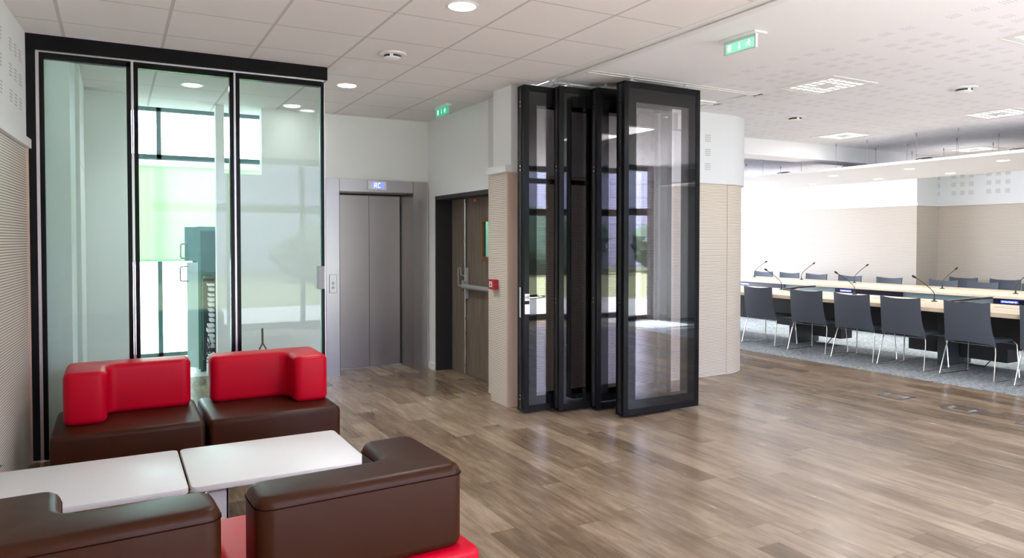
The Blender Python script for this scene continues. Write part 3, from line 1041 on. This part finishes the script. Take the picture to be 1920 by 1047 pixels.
# ================================================================== FOLDING PANELS
def fold_panel(label, x0, y0, y1, w=0.85, z0=0.02, z1=2.845, passdoor=False):
    p = thing('folding_door', label, 'folding door panel', (x0 + w / 2, (y0 + y1) / 2, 0), 'stacked folding glass panels')
    x1 = x0 + w
    b = MB()
    fw = 0.05
    b.box(x0, y0, z0, x0 + fw, y1, z1, 0.003)
    b.box(x1 - fw, y0, z0, x1, y1, z1, 0.003)
    b.box(x0 + fw, y0, z0, x1 - fw, y1, z0 + 0.055, 0.003)
    b.box(x0 + fw, y0, z1 - 0.055, x1 - fw, y1, z1, 0.003)
    fr = b.build('frame', M['black'], p)
    for side, yy in (('front', y0 + 0.004), ('rear', y1 - 0.012)):
        b = MB()
        bw = 0.078
        a0, a1, c0, c1 = x0 + fw, x1 - fw, z0 + 0.055, z1 - 0.055
        b.box(a0, yy + 0.0005, c0, a0 + bw, yy + 0.0075, c1)
        b.box(a1 - bw, yy + 0.0005, c0, a1, yy + 0.0075, c1)
        b.box(a0 + bw, yy + 0.0005, c0, a1 - bw, yy + 0.0075, c0 + 0.075)
        b.box(a0 + bw, yy + 0.0005, c1 - 0.115, a1 - bw, yy + 0.0075, c1)
        b.build('enamel_border', M['gloss_black'], p)
        MB().box(a0 + bw, yy + 0.0005, c0 + 0.075, a1 - bw, yy + 0.0075, c1 - 0.115).build('pane', M['pglass'], p)
    b = MB()
    ym = (y0 + y1) / 2
    b.box(x0 - 0.006, ym - 0.015, z0 + 0.02, x0 + 0.001, ym + 0.015, z1 - 0.02)
    b.build('seal', M['matte_black'], p)
    for zz in (0.16, 1.0, 2.15, 2.70):
        b = MB()
        b.cyl((x0 - 0.006, ym - 0.01, zz), (x0 - 0.012, ym - 0.01, zz), 0.008, 10)
        b.cyl((x0 - 0.006, ym - 0.01, zz - 0.035), (x0 - 0.012, ym - 0.01, zz - 0.035), 0.008, 10)
        b.build('bolt', M['chrome'], p)
    b = MB()
    for xx in (x0 + 0.12, x1 - 0.14):
        b.cyl((xx, ym, z1), (xx, ym, CH - 0.004), 0.012, 10)
        b.box(xx - 0.03, ym - 0.02, z1 + 0.001, xx + 0.03, ym + 0.02, z1 + 0.018)
    b.build('carrier', M['chrome'], p)
    if passdoor:
        b = MB()
        b.box(x0, y0 - 0.004, 2.0, x1 - 0.05, y0 + 0.0, 2.045)
        b.build('transom', M['black'], p)
        b = MB()
        b.box(x0 + 0.004, y0 - 0.006, 0.87, x0 + 0.052, y0, 0.955)
        b.box(x0 + 0.004, y0 - 0.006, 0.985, x0 + 0.052, y0, 1.045)
        b.build('lock_plate', M['alu'], p)
        b = MB()
        b.tube([(x0 + 0.03, y0, 1.015), (x0 + 0.03, y0 - 0.05, 1.015), (x0 + 0.045, y0 - 0.058, 1.015), (x0 + 0.15, y0 - 0.058, 1.02), (x0 + 0.175, y0 - 0.05, 1.024)], 0.010, 10)
        b.build('lever_handle', M['chrome'], p, smooth=40)
        b = MB().box(x0 - 0.010, ym - 0.02, 0.84, x0 - 0.0065, ym + 0.005, 1.10)
        b.build('latch_strip', M['chrome'], p)
    return p


fold_panel('dark folding glass door with chrome lever handle, leftmost of the stack', 3.085, 5.36, 5.48, passdoor=True)
fold_panel('dark folding glass door, second from the slatted pier', 3.375, 5.255, 5.345)
fold_panel('dark folding glass door, third from the slatted pier', 3.70, 5.15, 5.24)
fold_panel('dark folding glass door pulled furthest forward on the right', 3.74, 4.82, 4.93, w=0.845)

# ================================================================== SMALL WALL AND CEILING ITEMS
cpnt = thing('fire_call_point', 'red manual fire call point on the slatted pier', 'fire alarm', (3.06, 5.9, 1.1))
MB().box(3.035, 5.835, 1.055, 3.084, 5.945, 1.148, 0.004).build('housing', M['red_paint'], cpnt)
lb = MB().box(3.033, 5.865, 1.078, 3.0349, 5.92, 1.128).build('label_plate', M['label_white'], cpnt)
b = MB()
b.box(3.0322, 5.875, 1.110, 3.0329, 5.91, 1.116)
b.box(3.0322, 5.88, 1.088, 3.0329, 5.905, 1.102)
b.build('pictogram', M['matte_black'], lb)


def picto(p, x, y0, y1, z0, z1, m):
    """door, down arrow and running figure, on the face looking to -X; y0 is the near end"""
    L = y1 - y0
    H = z1 - z0
    b = MB()
    xa, xb = x - 0.0016, x - 0.0006
    b.box(xa, y1 - L * 0.20, z0 + H * 0.18, xb, y1 - L * 0.08, z0 + H * 0.85)
    b.build('door_symbol', m, p)
    b = MB()
    yc = (y0 + y1) / 2
    b.box(xa, yc - L * 0.016, z0 + H * 0.35, xb, yc + L * 0.016, z0 + H * 0.85)
    b.prism([(yc - L * 0.05, z0 + H * 0.40), (yc, z0 + H * 0.16), (yc + L * 0.05, z0 + H * 0.40)], xa, xb,
            mtx=Matrix(((0, 0, 1, 0), (1, 0, 0, 0), (0, 1, 0, 0), (0, 0, 0, 1))))
    b.build('arrow', m, p)
    b = MB()
    yr = y0 + L * 0.18
    k = H * 0.07
    b.cyl((xa, yr - L * 0.02, z0 + H * 0.80), (xb, yr - L * 0.02, z0 + H * 0.80), H * 0.085, 14)
    for q in ([(yr, .70), (yr + L * 0.01, .45)], [(yr + L * .01, .45), (yr - L * .05, .36), (yr - L * .04, .16)], [(yr + L * .01, .45), (yr + L * .05, .30), (yr + L * .10, .26)],
              [(yr, .68), (yr - L * .06, .60), (yr - L * .08, .50)], [(yr, .68), (yr + L * .06, .62), (yr + L * .08, .50)]):
        b.tube([((xa + xb) / 2, yy, z0 + H * zz) for yy, zz in q], k * 0.5, 6)
    b.build('running_figure', m, p)


ex = thing('exit_sign', 'large pale green emergency exit sign hanging from the white ceiling', 'exit sign', (3.75, 3.56, CH), 'emergency exit signs')
MB().box(3.71, 3.40, CH - 0.012, 3.83, 3.76, CH, 0.003).build('ceiling_plate', M['white_plastic'], ex)
MB().box(3.745, 3.425, 2.795, 3.765, 3.71, CH - 0.012).build('light_guide', mat('frosted light guide', (0.62, 0.72, 0.68), 0.3), ex)
MB().box(3.7430, 3.44, 2.802, 3.7449, 3.69, 2.868).build('green_face', M['exit_pale'], ex)
picto(ex, 3.7428, 3.44, 3.69, 2.802, 2.868, M['exit_white'])
ex2 = thing('exit_sign', 'small dark green emergency exit sign above the double door', 'exit sign', (2.97, 6.87, CH), 'emergency exit signs')
MB().box(2.96, 6.72, CH - 0.02, 3.02, 7.02, CH, 0.003).build('ceiling_plate', M['white_plastic'], ex2)
MB().box(2.97, 6.72, 2.795, 2.985, 7.02, CH - 0.02).build('green_face', M['exit_green'], ex2)
picto(ex2, 2.97, 6.74, 7.0, 2.80, 2.875, M['exit_white'])

em = thing('emergency_light', 'small grey white box with indicator lamps high on the curved wall', 'emergency light', (5.2, 5.84, 2.67))
MB().box(5.11, 5.80, 2.67, 5.28, 5.849, 2.85, 0.004).build('housing', M['grille'], em)
MB().box(5.20, 5.797, 2.68, 5.275, 5.80, 2.845).build('cover', M['white_plastic'], em)
b = MB()
for xx, zz in ((5.215, 2.83), (5.235, 2.83), (5.262, 2.83), (5.262, 2.815)):
    b.cyl((xx, 5.797, zz), (xx, 5.794, zz), 0.004, 8)
b.build('indicator', M['red_paint'], em)


def downlight(label, x, y, z, r=0.085, energy=14.0, group='round recessed downlights', m='lamp'):
    d = thing('downlight', label, 'ceiling light', (x, y, z), group)
    MB().lathe([(r * 0.86, 0.0), (r * 0.95, -0.006), (r * 1.08, -0.006), (r * 1.2, 0.0)], (x, y, z), 36).build('rim', M['white_plastic'], d, smooth=40)
    MB().lathe([(0.0, -0.007), (r * 0.93, -0.007), (r * 0.93, -0.001), (0.0, -0.001)], (x, y, z), 36).build('diffuser', M[m], d)
    if energy:
        l = bpy.data.lights.new('downlight_lamp', 'SPOT')
        l.energy = energy
        l.spot_size = R(140)
        l.spot_blend = 1.0
        l.shadow_soft_size = 0.08
        l.color = (0.96, 1.0, 0.98)
        o = bpy.data.objects.new('lamp', l)
        o.location = (x, y, z - 0.03)
        col.objects.link(o)
        o.parent = d
        o.matrix_parent_inverse = Matrix.Translation((-x, -y, -z))
    return d


downlight('bright round downlight at the top centre of the tiled ceiling', 1.82, 3.90, CH, energy=45)
downlight('bright round downlight in the tiled ceiling in front of the lift', 1.84, 6.38, CH, energy=38)
downlight('round downlight in the back room ceiling seen through the middle glass panel', 0.62, 7.03, CH, energy=18)
downlight('round downlight seen through the right glass panel near the lift wall', 1.62, 7.62, CH, energy=1.5)


downlight('unseen downlight added in the corridor to brighten the fire door window', 3.95, 7.2, CH, energy=40)  # added lamp, no such fitting in view; lights the door pane


def vent(label, x, y, z, r=0.10, dark=True, grp='round ceiling detectors'):
    d = thing('ceiling_detector', label, 'smoke detector', (x, y, z), grp)
    MB().lathe([(0.0, 0.0), (r, 0.0), (r, -0.008), (r * 0.78, -0.014), (r * 0.66, -0.014), (0.0, -0.014)], (x, y, z), 32).build('base', M['white_plastic'], d, smooth=40)
    b = MB().lathe([(r * 0.62, -0.014), (r * 0.62, -0.03), (r * 0.0, -0.03), (0.0, -0.014)], (x, y, z), 32)
    b.build('dark_slot', M['matte_black'], d)
    b = MB().lathe([(0.0, -0.03), (r * 0.66, -0.03), (r * 0.66, -0.036), (r * 0.45, -0.05), (0.0, -0.052)], (x, y, z), 32)
    b.build('cap', M['white_plastic'], d, smooth=40)
    for k in range(3):
        a = k * 2 * PI / 3 + 0.6
        MB().box(-0.012, r * 0.55, z - 0.03, 0.012, r * 0.66, z - 0.014, mtx=Matrix.Translation((x, y, 0)) @ Matrix.Rotation(a, 4, 'Z')).build('spacer', M['white_plastic'], d)


vent('round ribbed detector in the tiled ceiling between the two downlights', 1.83, 5.15, CH)
vent('round detector in the white ceiling right of the folding panels', 6.75, 5.59, CH, 0.11)
vent('round detector in the white ceiling near the right edge', 6.81, 3.78, CH, 0.11)


def square_lamp(label, x, y, z, s=0.30):
    d = thing('square_luminaire', label, 'ceiling light', (x, y, z), 'square recessed ceiling lights')
    b = MB()
    for (a0, b0, a1, b1) in ((-s, -s, s, -s + 0.02), (-s, s - 0.02, s, s), (-s, -s + 0.02, -s + 0.02, s - 0.02), (s - 0.02, -s + 0.02, s, s - 0.02)):
        b.box(x + a0, y + b0, z - 0.006, x + a1, y + b1, z - 0.001)
    b.box(x - s - 0.004, y - s - 0.004, z - 0.001, x - s + 0.004, y + s, z + 0.0)
    b.build('frame', M['white_plastic'], d)
    tag(MB().box(x - s + 0.02, y - s + 0.02, z - 0.004, x + s - 0.02, y + s - 0.02, z - 0.001).build('louvre', M['louvre'], d, origin=(x, y, z)), 'lit square louvre cells')
    l = bpy.data.lights.new('lamp', 'AREA')
    l.size = 0.5
    l.energy = 4.0
    l.color = (1.0, 0.99, 0.97)
    o = bpy.data.objects.new('lamp', l)
    o.location = (x, y, z - 0.02)
    col.objects.link(o)
    o.parent = d
    o.matrix_parent_inverse = Matrix.Translation((-x, -y, -z))


for lab, x, y in (('square recessed louvre light right of the folding panels, nearest of them', 5.62, 4.32),
                  ('square recessed louvre light cut by the top right edge', 5.62, 2.45),
                  ('square recessed louvre light in front of the ceiling beam, left one', 8.52, 6.27),
                  ('square recessed louvre light above the suspended canopy at the right edge', 8.52, 4.36),
                  ('square recessed louvre light furthest away behind the hanging wires', 11.55, 6.25)):
    square_lamp(lab, x, y, CH)


# floor boxes
def floor_box(label, x, y, w=0.24, dpt=0.25):
    d = thing('floor_box', label, 'floor box', (x, y, 0), 'flush floor boxes')
    b = MB()
    t_ = 0.016
    b.box(x - w / 2, y - dpt / 2, 0, x - w / 2 + t_, y + dpt / 2, 0.004)
    b.box(x + w / 2 - t_, y - dpt / 2, 0, x + w / 2, y + dpt / 2, 0.004)
    b.box(x - w / 2 + t_, y - dpt / 2, 0, x + w / 2 - t_, y - dpt / 2 + t_, 0.004)
    b.box(x - w / 2 + t_, y + dpt / 2 - t_, 0, x + w / 2 - t_, y + dpt / 2, 0.004)
    b.build('rim', mat('blue grey steel', (0.12, 0.13, 0.17), 0.35, metal=0.6), d)
    MB().box(x - w / 2 + t_ + 0.002, y - dpt / 2 + t_ + 0.002, 0, x + w / 2 - t_ - 0.002, y + dpt / 2 - t_ - 0.002, 0.003).build('lid', M['floor'], d)
    MB().box(x - 0.05, y + dpt / 2 - 0.05, 0.003, x + 0.05, y + dpt / 2 - t_ - 0.002, 0.006).build('flap', M['alu'], d)
    MB().box(x - 0.05, y - dpt / 2 + t_ + 0.002, 0.003, x + 0.05, y - dpt / 2 + 0.05, 0.006).build('flap', M['alu'], d)


floor_box('flush metal floor box furthest from the right edge', 6.60, 4.26)
floor_box('flush metal floor box in the middle of the three by the carpet', 6.60, 3.64)
floor_box('flush metal floor box cut by the right edge of the picture', 6.60, 3.03)


# ================================================================== MEETING AREA
def big_table(label, x0, x1, y0, y1, group):
    t = thing('conference_table', label, 'table', ((x0 + x1) / 2, (y0 + y1) / 2, 0), group)
    return t


NT = big_table('long pale wood conference table nearest the wood floor', 8.13, 9.42, 1.5, 9.4, 'long conference tables')
MB().box(8.13, 1.5, 0.695, 9.28, 9.4, 0.742, 0.004).build('tabletop', M['table_wood'], NT)
MB().box(8.86, 1.6, 0.27, 8.90, 9.3, 0.695).build('modesty_panel', M['dark_panel'], NT)
for yy in (2.35, 5.04, 7.22, 9.2):
    MB().box(8.70, yy - 0.06, 0.006, 9.20, yy + 0.06, 0.695, 0.003).build('pedestal', M['pedestal'], NT)
b = MB()
for (ya, yb, z0) in ((4.43, 4.96, 0.10), (5.24, 5.60, 0.12), (6.58, 7.08, 0.12), (7.42, 7.72, 0.22), (3.0, 3.5, 0.12)):
    MB().box(8.92, ya, z0, 9.16, yb, 0.55, 0.004).build('equipment_box', M['dark_panel'], NT)
for yy in (4.95, 7.09):
    MB().tube([(9.0, yy, 0.12), (8.98, yy, 0.03), (8.97, yy - 0.1, 0.012), (8.97, yy - 0.25, 0.02), (8.98, yy - 0.32, 0.11)], 0.006, 6).build('cable', M['matte_black'], NT, smooth=40)

FT = big_table('long pale wood conference table further back by the bright wall', 10.52, 11.95, 1.5, 11.9, 'long conference tables')
MB().box(10.68, 1.5, 0.705, 11.95, 11.9, 0.745, 0.004).build('tabletop', M['table_wood'], FT)
MB().box(10.76, 1.6, 0.30, 10.80, 11.8, 0.705).build('modesty_panel', M['modesty'], FT)
for yy in (2.2, 5.0, 7.4, 9.6, 11.6):
    MB().box(10.81, yy - 0.06, 0.006, 11.4, yy + 0.06, 0.705, 0.003).build('pedestal', M['pedestal'], FT)
k = 0
for ya, yb in ((4.2, 5.53), (6.85, 8.05), (9.1, 10.25)):
    c_ = MB().box(10.74, ya, 0.45, 10.7595, yb, 0.692, 0.002).build('console_panel', M['console'], FT)
    yl = yb - 0.10
    s_ = MB().box(10.736, yl - 0.22, 0.642, 10.7399, yl, 0.676).build('display', M['lcd'], c_)
    b = MB()
    for q in range(9):
        b.box(10.7345, yl - 0.20 + q * 0.021, 0.650 + (0.006 if q % 3 == 1 else 0), 10.7355, yl - 0.20 + q * 0.021 + 0.013, 0.668 - (0.005 if q % 2 else 0))
    b.build('display_text', M['lcd_text'], c_)


# chairs
def make_chair(label, group):
    c = thing('conference_chair', label, 'chair', (0, 0, 0), group)
    # backrest : curved shell, chair faces +X, back bottom at x = 0
    nu, nv = 10, 10
    for nm in ('backrest',):
        t = bmesh.new()
        F, B = [], []
        for j in range(nv + 1):
            v = j / nv
            fr, bk = [], []
            for i in range(nu + 1):
                u = -1 + 2 * i / nu
                hw = 0.268 - 0.022 * v - 0.012 * math.sin(v * PI)
                z = 0.385 + v * 0.45 + 0.012 * (u * u) * v - 0.008 * (1 - u * u) * v + 0.018 * (1 - u * u) * (1 - v)
                x = -0.02 - 0.075 * v + 0.03 * math.sin(v * PI) * -0.6 + 0.030 * u * u
                th = 0.022 - 0.008 * v
                bk.append(t.verts.new((x, u * hw, z)))
                fr.append(t.verts.new((x + th, u * hw * 0.985, z)))
            B.append(bk)
            F.append(fr)
        for j in range(nv):
            for i in range(nu):
                t.faces.new((B[j][i], B[j][i + 1], B[j + 1][i + 1], B[j + 1][i]))
                t.faces.new((F[j][i], F[j + 1][i], F[j + 1][i + 1], F[j][i + 1]))
        for i in range(nu):
            t.faces.new((B[nv][i], B[nv][i + 1], F[nv][i + 1], F[nv][i]))
            t.faces.new((B[0][i + 1], B[0][i], F[0][i], F[0][i + 1]))
        for j in range(nv):
            t.faces.new((B[j + 1][0], F[j + 1][0], F[j][0], B[j][0]))
            t.faces.new((B[j][nu], F[j][nu], F[j + 1][nu], B[j + 1][nu]))
        m_ = MB()
        m_._add(t)
        m_.build('backrest', M['chair'], c, smooth=50)
    MB().prism([(-0.015, -0.225), (0.42, -0.235), (0.42, 0.235), (-0.015, 0.225)], 0.405, 0.445, bev=0.012, seg=2, vert_bev=0.03).build('seat', M['chair'], c, smooth=50)
    for s in (-1, 1):
        y = s * 0.235
        pts = [(0.05, y, 0.405), (0.04, s * 0.25, 0.395), (0.02, s * 0.265, 0.30), (-0.045, s * 0.285, 0.018), (-0.035, s * 0.287, 0.007), (0.02, s * 0.287, 0.006),
               (0.42, s * 0.275, 0.006), (0.455, s * 0.274, 0.009), (0.462, s * 0.273, 0.025), (0.44, s * 0.255, 0.375), (0.43, s * 0.245, 0.395), (0.40, y, 0.405)]
        MB().tube(pts, 0.0065, 8).build('leg', M['chrome'], c, smooth=40)
    MB().cyl((0.055, -0.24, 0.375), (0.055, 0.24, 0.375), 0.005, 8).build('stretcher', M['chrome'], c)
    MB().cyl((0.43, -0.245, 0.38), (0.43, 0.245, 0.38), 0.005, 8).build('stretcher', M['chrome'], c)
    return c


order = ['partly hidden by the curved slatted wall', 'second from the curved slatted wall', 'third from the curved slatted wall', 'fourth from the curved slatted wall',
         'fifth from the wall', 'cut by the right edge']
proto = None
for i, (yy, xx, rz) in enumerate(((7.33, 8.15, 0.05), (6.50, 8.14, 0.05), (5.80, 8.11, 0.02), (5.165, 8.11, 0.0), (4.43, 8.14, -0.02), (3.66, 8.14, 0.02))):
    lab = 'blue grey sled-leg chair at the near table, ' + order[i]
    gname = 'chairs along the near conference table'
    if proto is None:
        proto = make_chair(lab, gname)
        o = proto
    else:
        o = copy_tree(proto)
        o['label'] = lab
    o.location = (xx, yy, 0)
    o.rotation_euler = (0, 0, rz)
far = [(10.87, 'leftmost, beside the curved wall'), (10.2, 'second from the left'), (9.55, 'third from the left'), (8.81, 'fourth from the left, behind a microphone'),
       (8.02, 'fifth from the left, against the bright wall'), (7.05, 'sixth from the left, in front of the pillar'), (6.43, 'seventh from the left'), (5.62, 'cut by the right edge')]
for yy, lab in far:
    o = copy_tree(proto)
    o['label'] = 'grey chair back over the far table, ' + lab
    o['group'] = 'chairs along the far conference table'
    o.location = (12.12, yy, 0)
    o.rotation_euler = (0, 0, PI)
for yy, lab in ((7.33, 'left one'), (6.64, 'right one')):
    o = copy_tree(proto)
    o['label'] = 'blue grey chair standing against the slatted recess wall, ' + lab
    o['group'] = 'chairs against the recess wall'
    o.location = (13.2, yy, 0)
    o.rotation_euler = (0, 0, PI)


# microphones
def make_mic(label, group):
    m_ = thing('gooseneck_microphone', label, 'microphone', (0, 0, 0), group)
    MB().lathe([(0.0, 0.0), (0.035, 0.0), (0.033, 0.010), (0.012, 0.014), (0.010, 0.045), (0.0, 0.045)], (0, 0, 0), 20).build('base', M['matte_black'], m_, smooth=40)
    pts = [(0, 0, 0.04), (0, 0, 0.10)]
    for i in range(1, 9):
        a = i / 8
        pts.append((-0.26 * a ** 1.25, 0.05 * a, 0.10 + 0.20 * a ** 0.9))
    MB().tube(pts, 0.0048, 8).build('gooseneck', M['matte_black'], m_, smooth=40)
    e = Vector(pts[-1])
    d = (Vector(pts[-1]) - Vector(pts[-3])).normalized()
    MB().tube([e, e + d * 0.012, e + d * 0.035, e + d * 0.055], [0.007, 0.013, 0.015, 0.008], 12).build('capsule', M['foam'], m_, smooth=40)
    MB().cyl(e - d * 0.008, e + d * 0.003, 0.010, 12).build('red_ring', M['red_paint'], m_)
    return m_


mp = None
for x, y, z, rz, lab, grp in ((9.04, 7.72, 0.742, 0.0, 'black gooseneck microphone on the near table, leftmost', 'n'),
                              (9.12, 6.52, 0.742, -0.15, 'black gooseneck microphone on the near table behind the third chair', 'n'),
                              (8.96, 5.30, 0.742, -0.15, 'black gooseneck microphone on the near table, between fourth and fifth chair', 'n'),
                              (9.0, 3.98, 0.742, 0.0, 'black gooseneck microphone tip entering at the right edge', 'n'),
                              (11.6, 10.6, 0.745, PI, 'black gooseneck microphone on the far table, leftmost', 'f'),
                              (11.6, 9.43, 0.745, PI, 'black gooseneck microphone on the far table, second from the left', 'f'),
                              (11.6, 8.30, 0.745, PI, 'black gooseneck microphone on the far table, third from the left', 'f'),
                              (11.4, 6.62, 0.745, PI, 'black gooseneck microphone on the far table in front of the recess chairs', 'f'),
                              (11.2, 5.47, 0.745, PI, 'black gooseneck microphone on the far table at the right edge', 'f')):
    g_ = 'microphones on the near table' if grp == 'n' else 'microphones on the far table'
    if mp is None:
        mp = make_mic(lab, g_)
        o = mp
    else:
        o = copy_tree(mp)
        o['label'] = lab
        o['group'] = g_
    o.location = (x, y, z)
    o.rotation_euler = (0, 0, rz)


# flip up screens in the near table, and flush lids
def flip(label, x, y, w=0.30, ang=9):
    d = thing('flip_up_screen', label, 'monitor', (x, y, 0.742), 'flip-up screens in the near table')
    mt = Matrix.Translation((x, y, 0.7425)) @ Matrix.Rotation(R(-ang), 4, 'X')
    MB().box(0, -0.38, 0.022, w, 0, 0.030, 0.002, mtx=mt).build('lid', M['grey_plastic'], d)
    MB().box(0.01, -0.37, 0.002, w - 0.01, 0, 0.0215, mtx=mt).build('screen', M['gloss_black'], d)


flip('partly raised grey screen in the near table between first and second chair', 8.95, 7.62)
flip('partly raised dark screen in the near table beside the large chair', 9.0, 5.15)
for yy, lab in ((7.0, 'thin dark outline of a closed lid behind the second chair'), (5.75, 'thin dark outline of a closed lid behind the fourth chair'), (4.25, 'thin dark outline of a closed lid right of the fifth chair')):
    x, w, dd = 8.80, 0.55, 0.26
    b = MB()
    t_ = 0.005
    b.box(x, yy - w / 2, 0.742, x + t_, yy + w / 2, 0.7435)
    b.box(x + dd, yy - w / 2, 0.742, x + dd + t_, yy + w / 2, 0.7435)
    b.box(x + t_, yy - w / 2, 0.742, x + dd, yy - w / 2 + t_, 0.7435)
    b.box(x + t_, yy + w / 2 - t_, 0.742, x + dd, yy + w / 2, 0.7435)
    tag(b.build('table_lid', M['matte_black']), lab, 'table lid', 'closed lids in the near table')

# suspended canopy
cn = thing('ceiling_canopy', 'long flat white canopy hung on wires over the conference tables', 'ceiling canopy', (10.0, 5.0, 2.5))
MB().box(8.97, -0.5, 2.50, 11.3, 10.9, 2.535, 0.002).build('board', M['plaster'], cn)
for x in (9.15, 10.06, 10.96):
    for y in (2.6, 3.9, 5.14, 5.67, 6.37, 6.86, 8.2, 9.4):
        b = MB()
        b.cyl((x, y, 2.535), (x, y, CH), 0.0022, 6)
        w_ = b.build('wire', M['grey_plastic'], cn)
        b = MB()
        b.cyl((x, y, CH - 0.045), (x, y, CH - 0.001), 0.007, 8)
        b.build('wire_clamp', M['grey_plastic'], w_)
n_ = 0
for x, y, lab in ((9.66, 4.88, 'nearest the right edge'), (9.66, 6.08, 'second from the right in the near row'), (9.66, 7.28, 'third from the right in the near row'), (9.66, 8.50, 'fourth from the right in the near row'),
                  (10.78, 5.0, 'rightmost of the far row'), (10.78, 6.16, 'second from the right in the far row'), (10.78, 7.30, 'third from the right in the far row'), (10.78, 8.54, 'fourth from the right in the far row'), (9.66, 9.7, 'furthest left in the near row')):
    downlight('small round light under the canopy, ' + lab, x, y, 2.50, r=0.07, energy=24, group='small lights under the canopy', m='lamp_soft')
for y, lab in ((4.36, 'rightmost'), (5.46, 'second from the right'), (6.54, 'third from the right'), (7.66, 'leftmost')):
    o = thing('canopy_spotlight', 'small black uplight lying on the canopy edge, ' + lab, 'spotlight', (9.04, y, 2.535), 'black uplights on the canopy edge')
    MB().box(9.0, y - 0.05, 2.535, 9.08, y + 0.05, 2.557, 0.006).build('housing', M['matte_black'], o)
    MB().tube([(9.03, y + 0.05, 2.55), (9.02, y + 0.09, 2.553), (9.02, y + 0.14, 2.541)], 0.006, 6).build('cable', M['matte_black'], o, smooth=40)

# ================================================================== OUTSIDE (seen mirrored in the panels)
struct('ground_outside', MB().box(-10, -60, -0.2, 40, -5.5, -0.05), M['grass'], 'lawn outside the facade', 'lawn')
struct('terrace_outside', MB().box(-10, -5.5, -0.2, 40, YF - 0.06, -0.04), M['terrace'], 'paved strip outside the facade, shaped to bounce sun onto the ceiling', 'terrace')  # paving made deep and pale to reflect sun up to the ceiling
struct('building_outside', MB().box(-8, -30, -0.1, 44, -24, 11), M['facade_out'], 'lilac grey building beyond the lawn', 'building')


struct('terrace_outside', MB().box(6.0, 13.32, -0.2, 30, 40, -0.04), M['terrace'], 'unseen paving added beyond the end window to bounce sunlight indoors', 'terrace')  # ground added as a reflector for the meeting area ceiling
struct('terrace_outside', MB().box(-12, 10.62, -0.2, 5.9, 40, -0.04), M['terrace'], 'paved yard beyond the back room window, added also to bounce light', 'terrace')  # pavement in the window view, also added to reflect light indoors


def hedge(label, x, y, sx, sy, sz):
    t = bmesh.new()
    bmesh.ops.create_icosphere(t, subdivisions=4, radius=1.0)
    for v in t.verts:
        n_ = v.co.normalized()
        k_ = 1 + 0.10 * math.sin(7 * n_.x + 3 * n_.z + x) * math.cos(6 * n_.y + 2 * n_.z) + random.uniform(-0.05, 0.05)
        v.co = Vector((n_.x * sx * k_, n_.y * sy * k_, n_.z * sz * k_))
    m_ = MB()
    m_._add(t, Matrix.Translation((x, y, sz * 0.8 - 0.05)))
    tag(m_.build('shrub', M['hedge']), label, 'shrub', 'shrubs outside')


for i, (x, y, sx, sy, sz) in enumerate(((8.5, -16, 3.2, 2, 1.3), (16.5, -18, 4, 2, 1.7), (25.5, -17, 4, 2, 1.6), (36, -20, 5, 3, 2.2), (-3, -18, 4, 2, 2.0))):
    hedge('dark green shrub across the lawn, mirrored in the panels, ' + ['before the building', 'centre right', 'right', 'far right', 'far left'][i], x, y, sx, sy, sz)
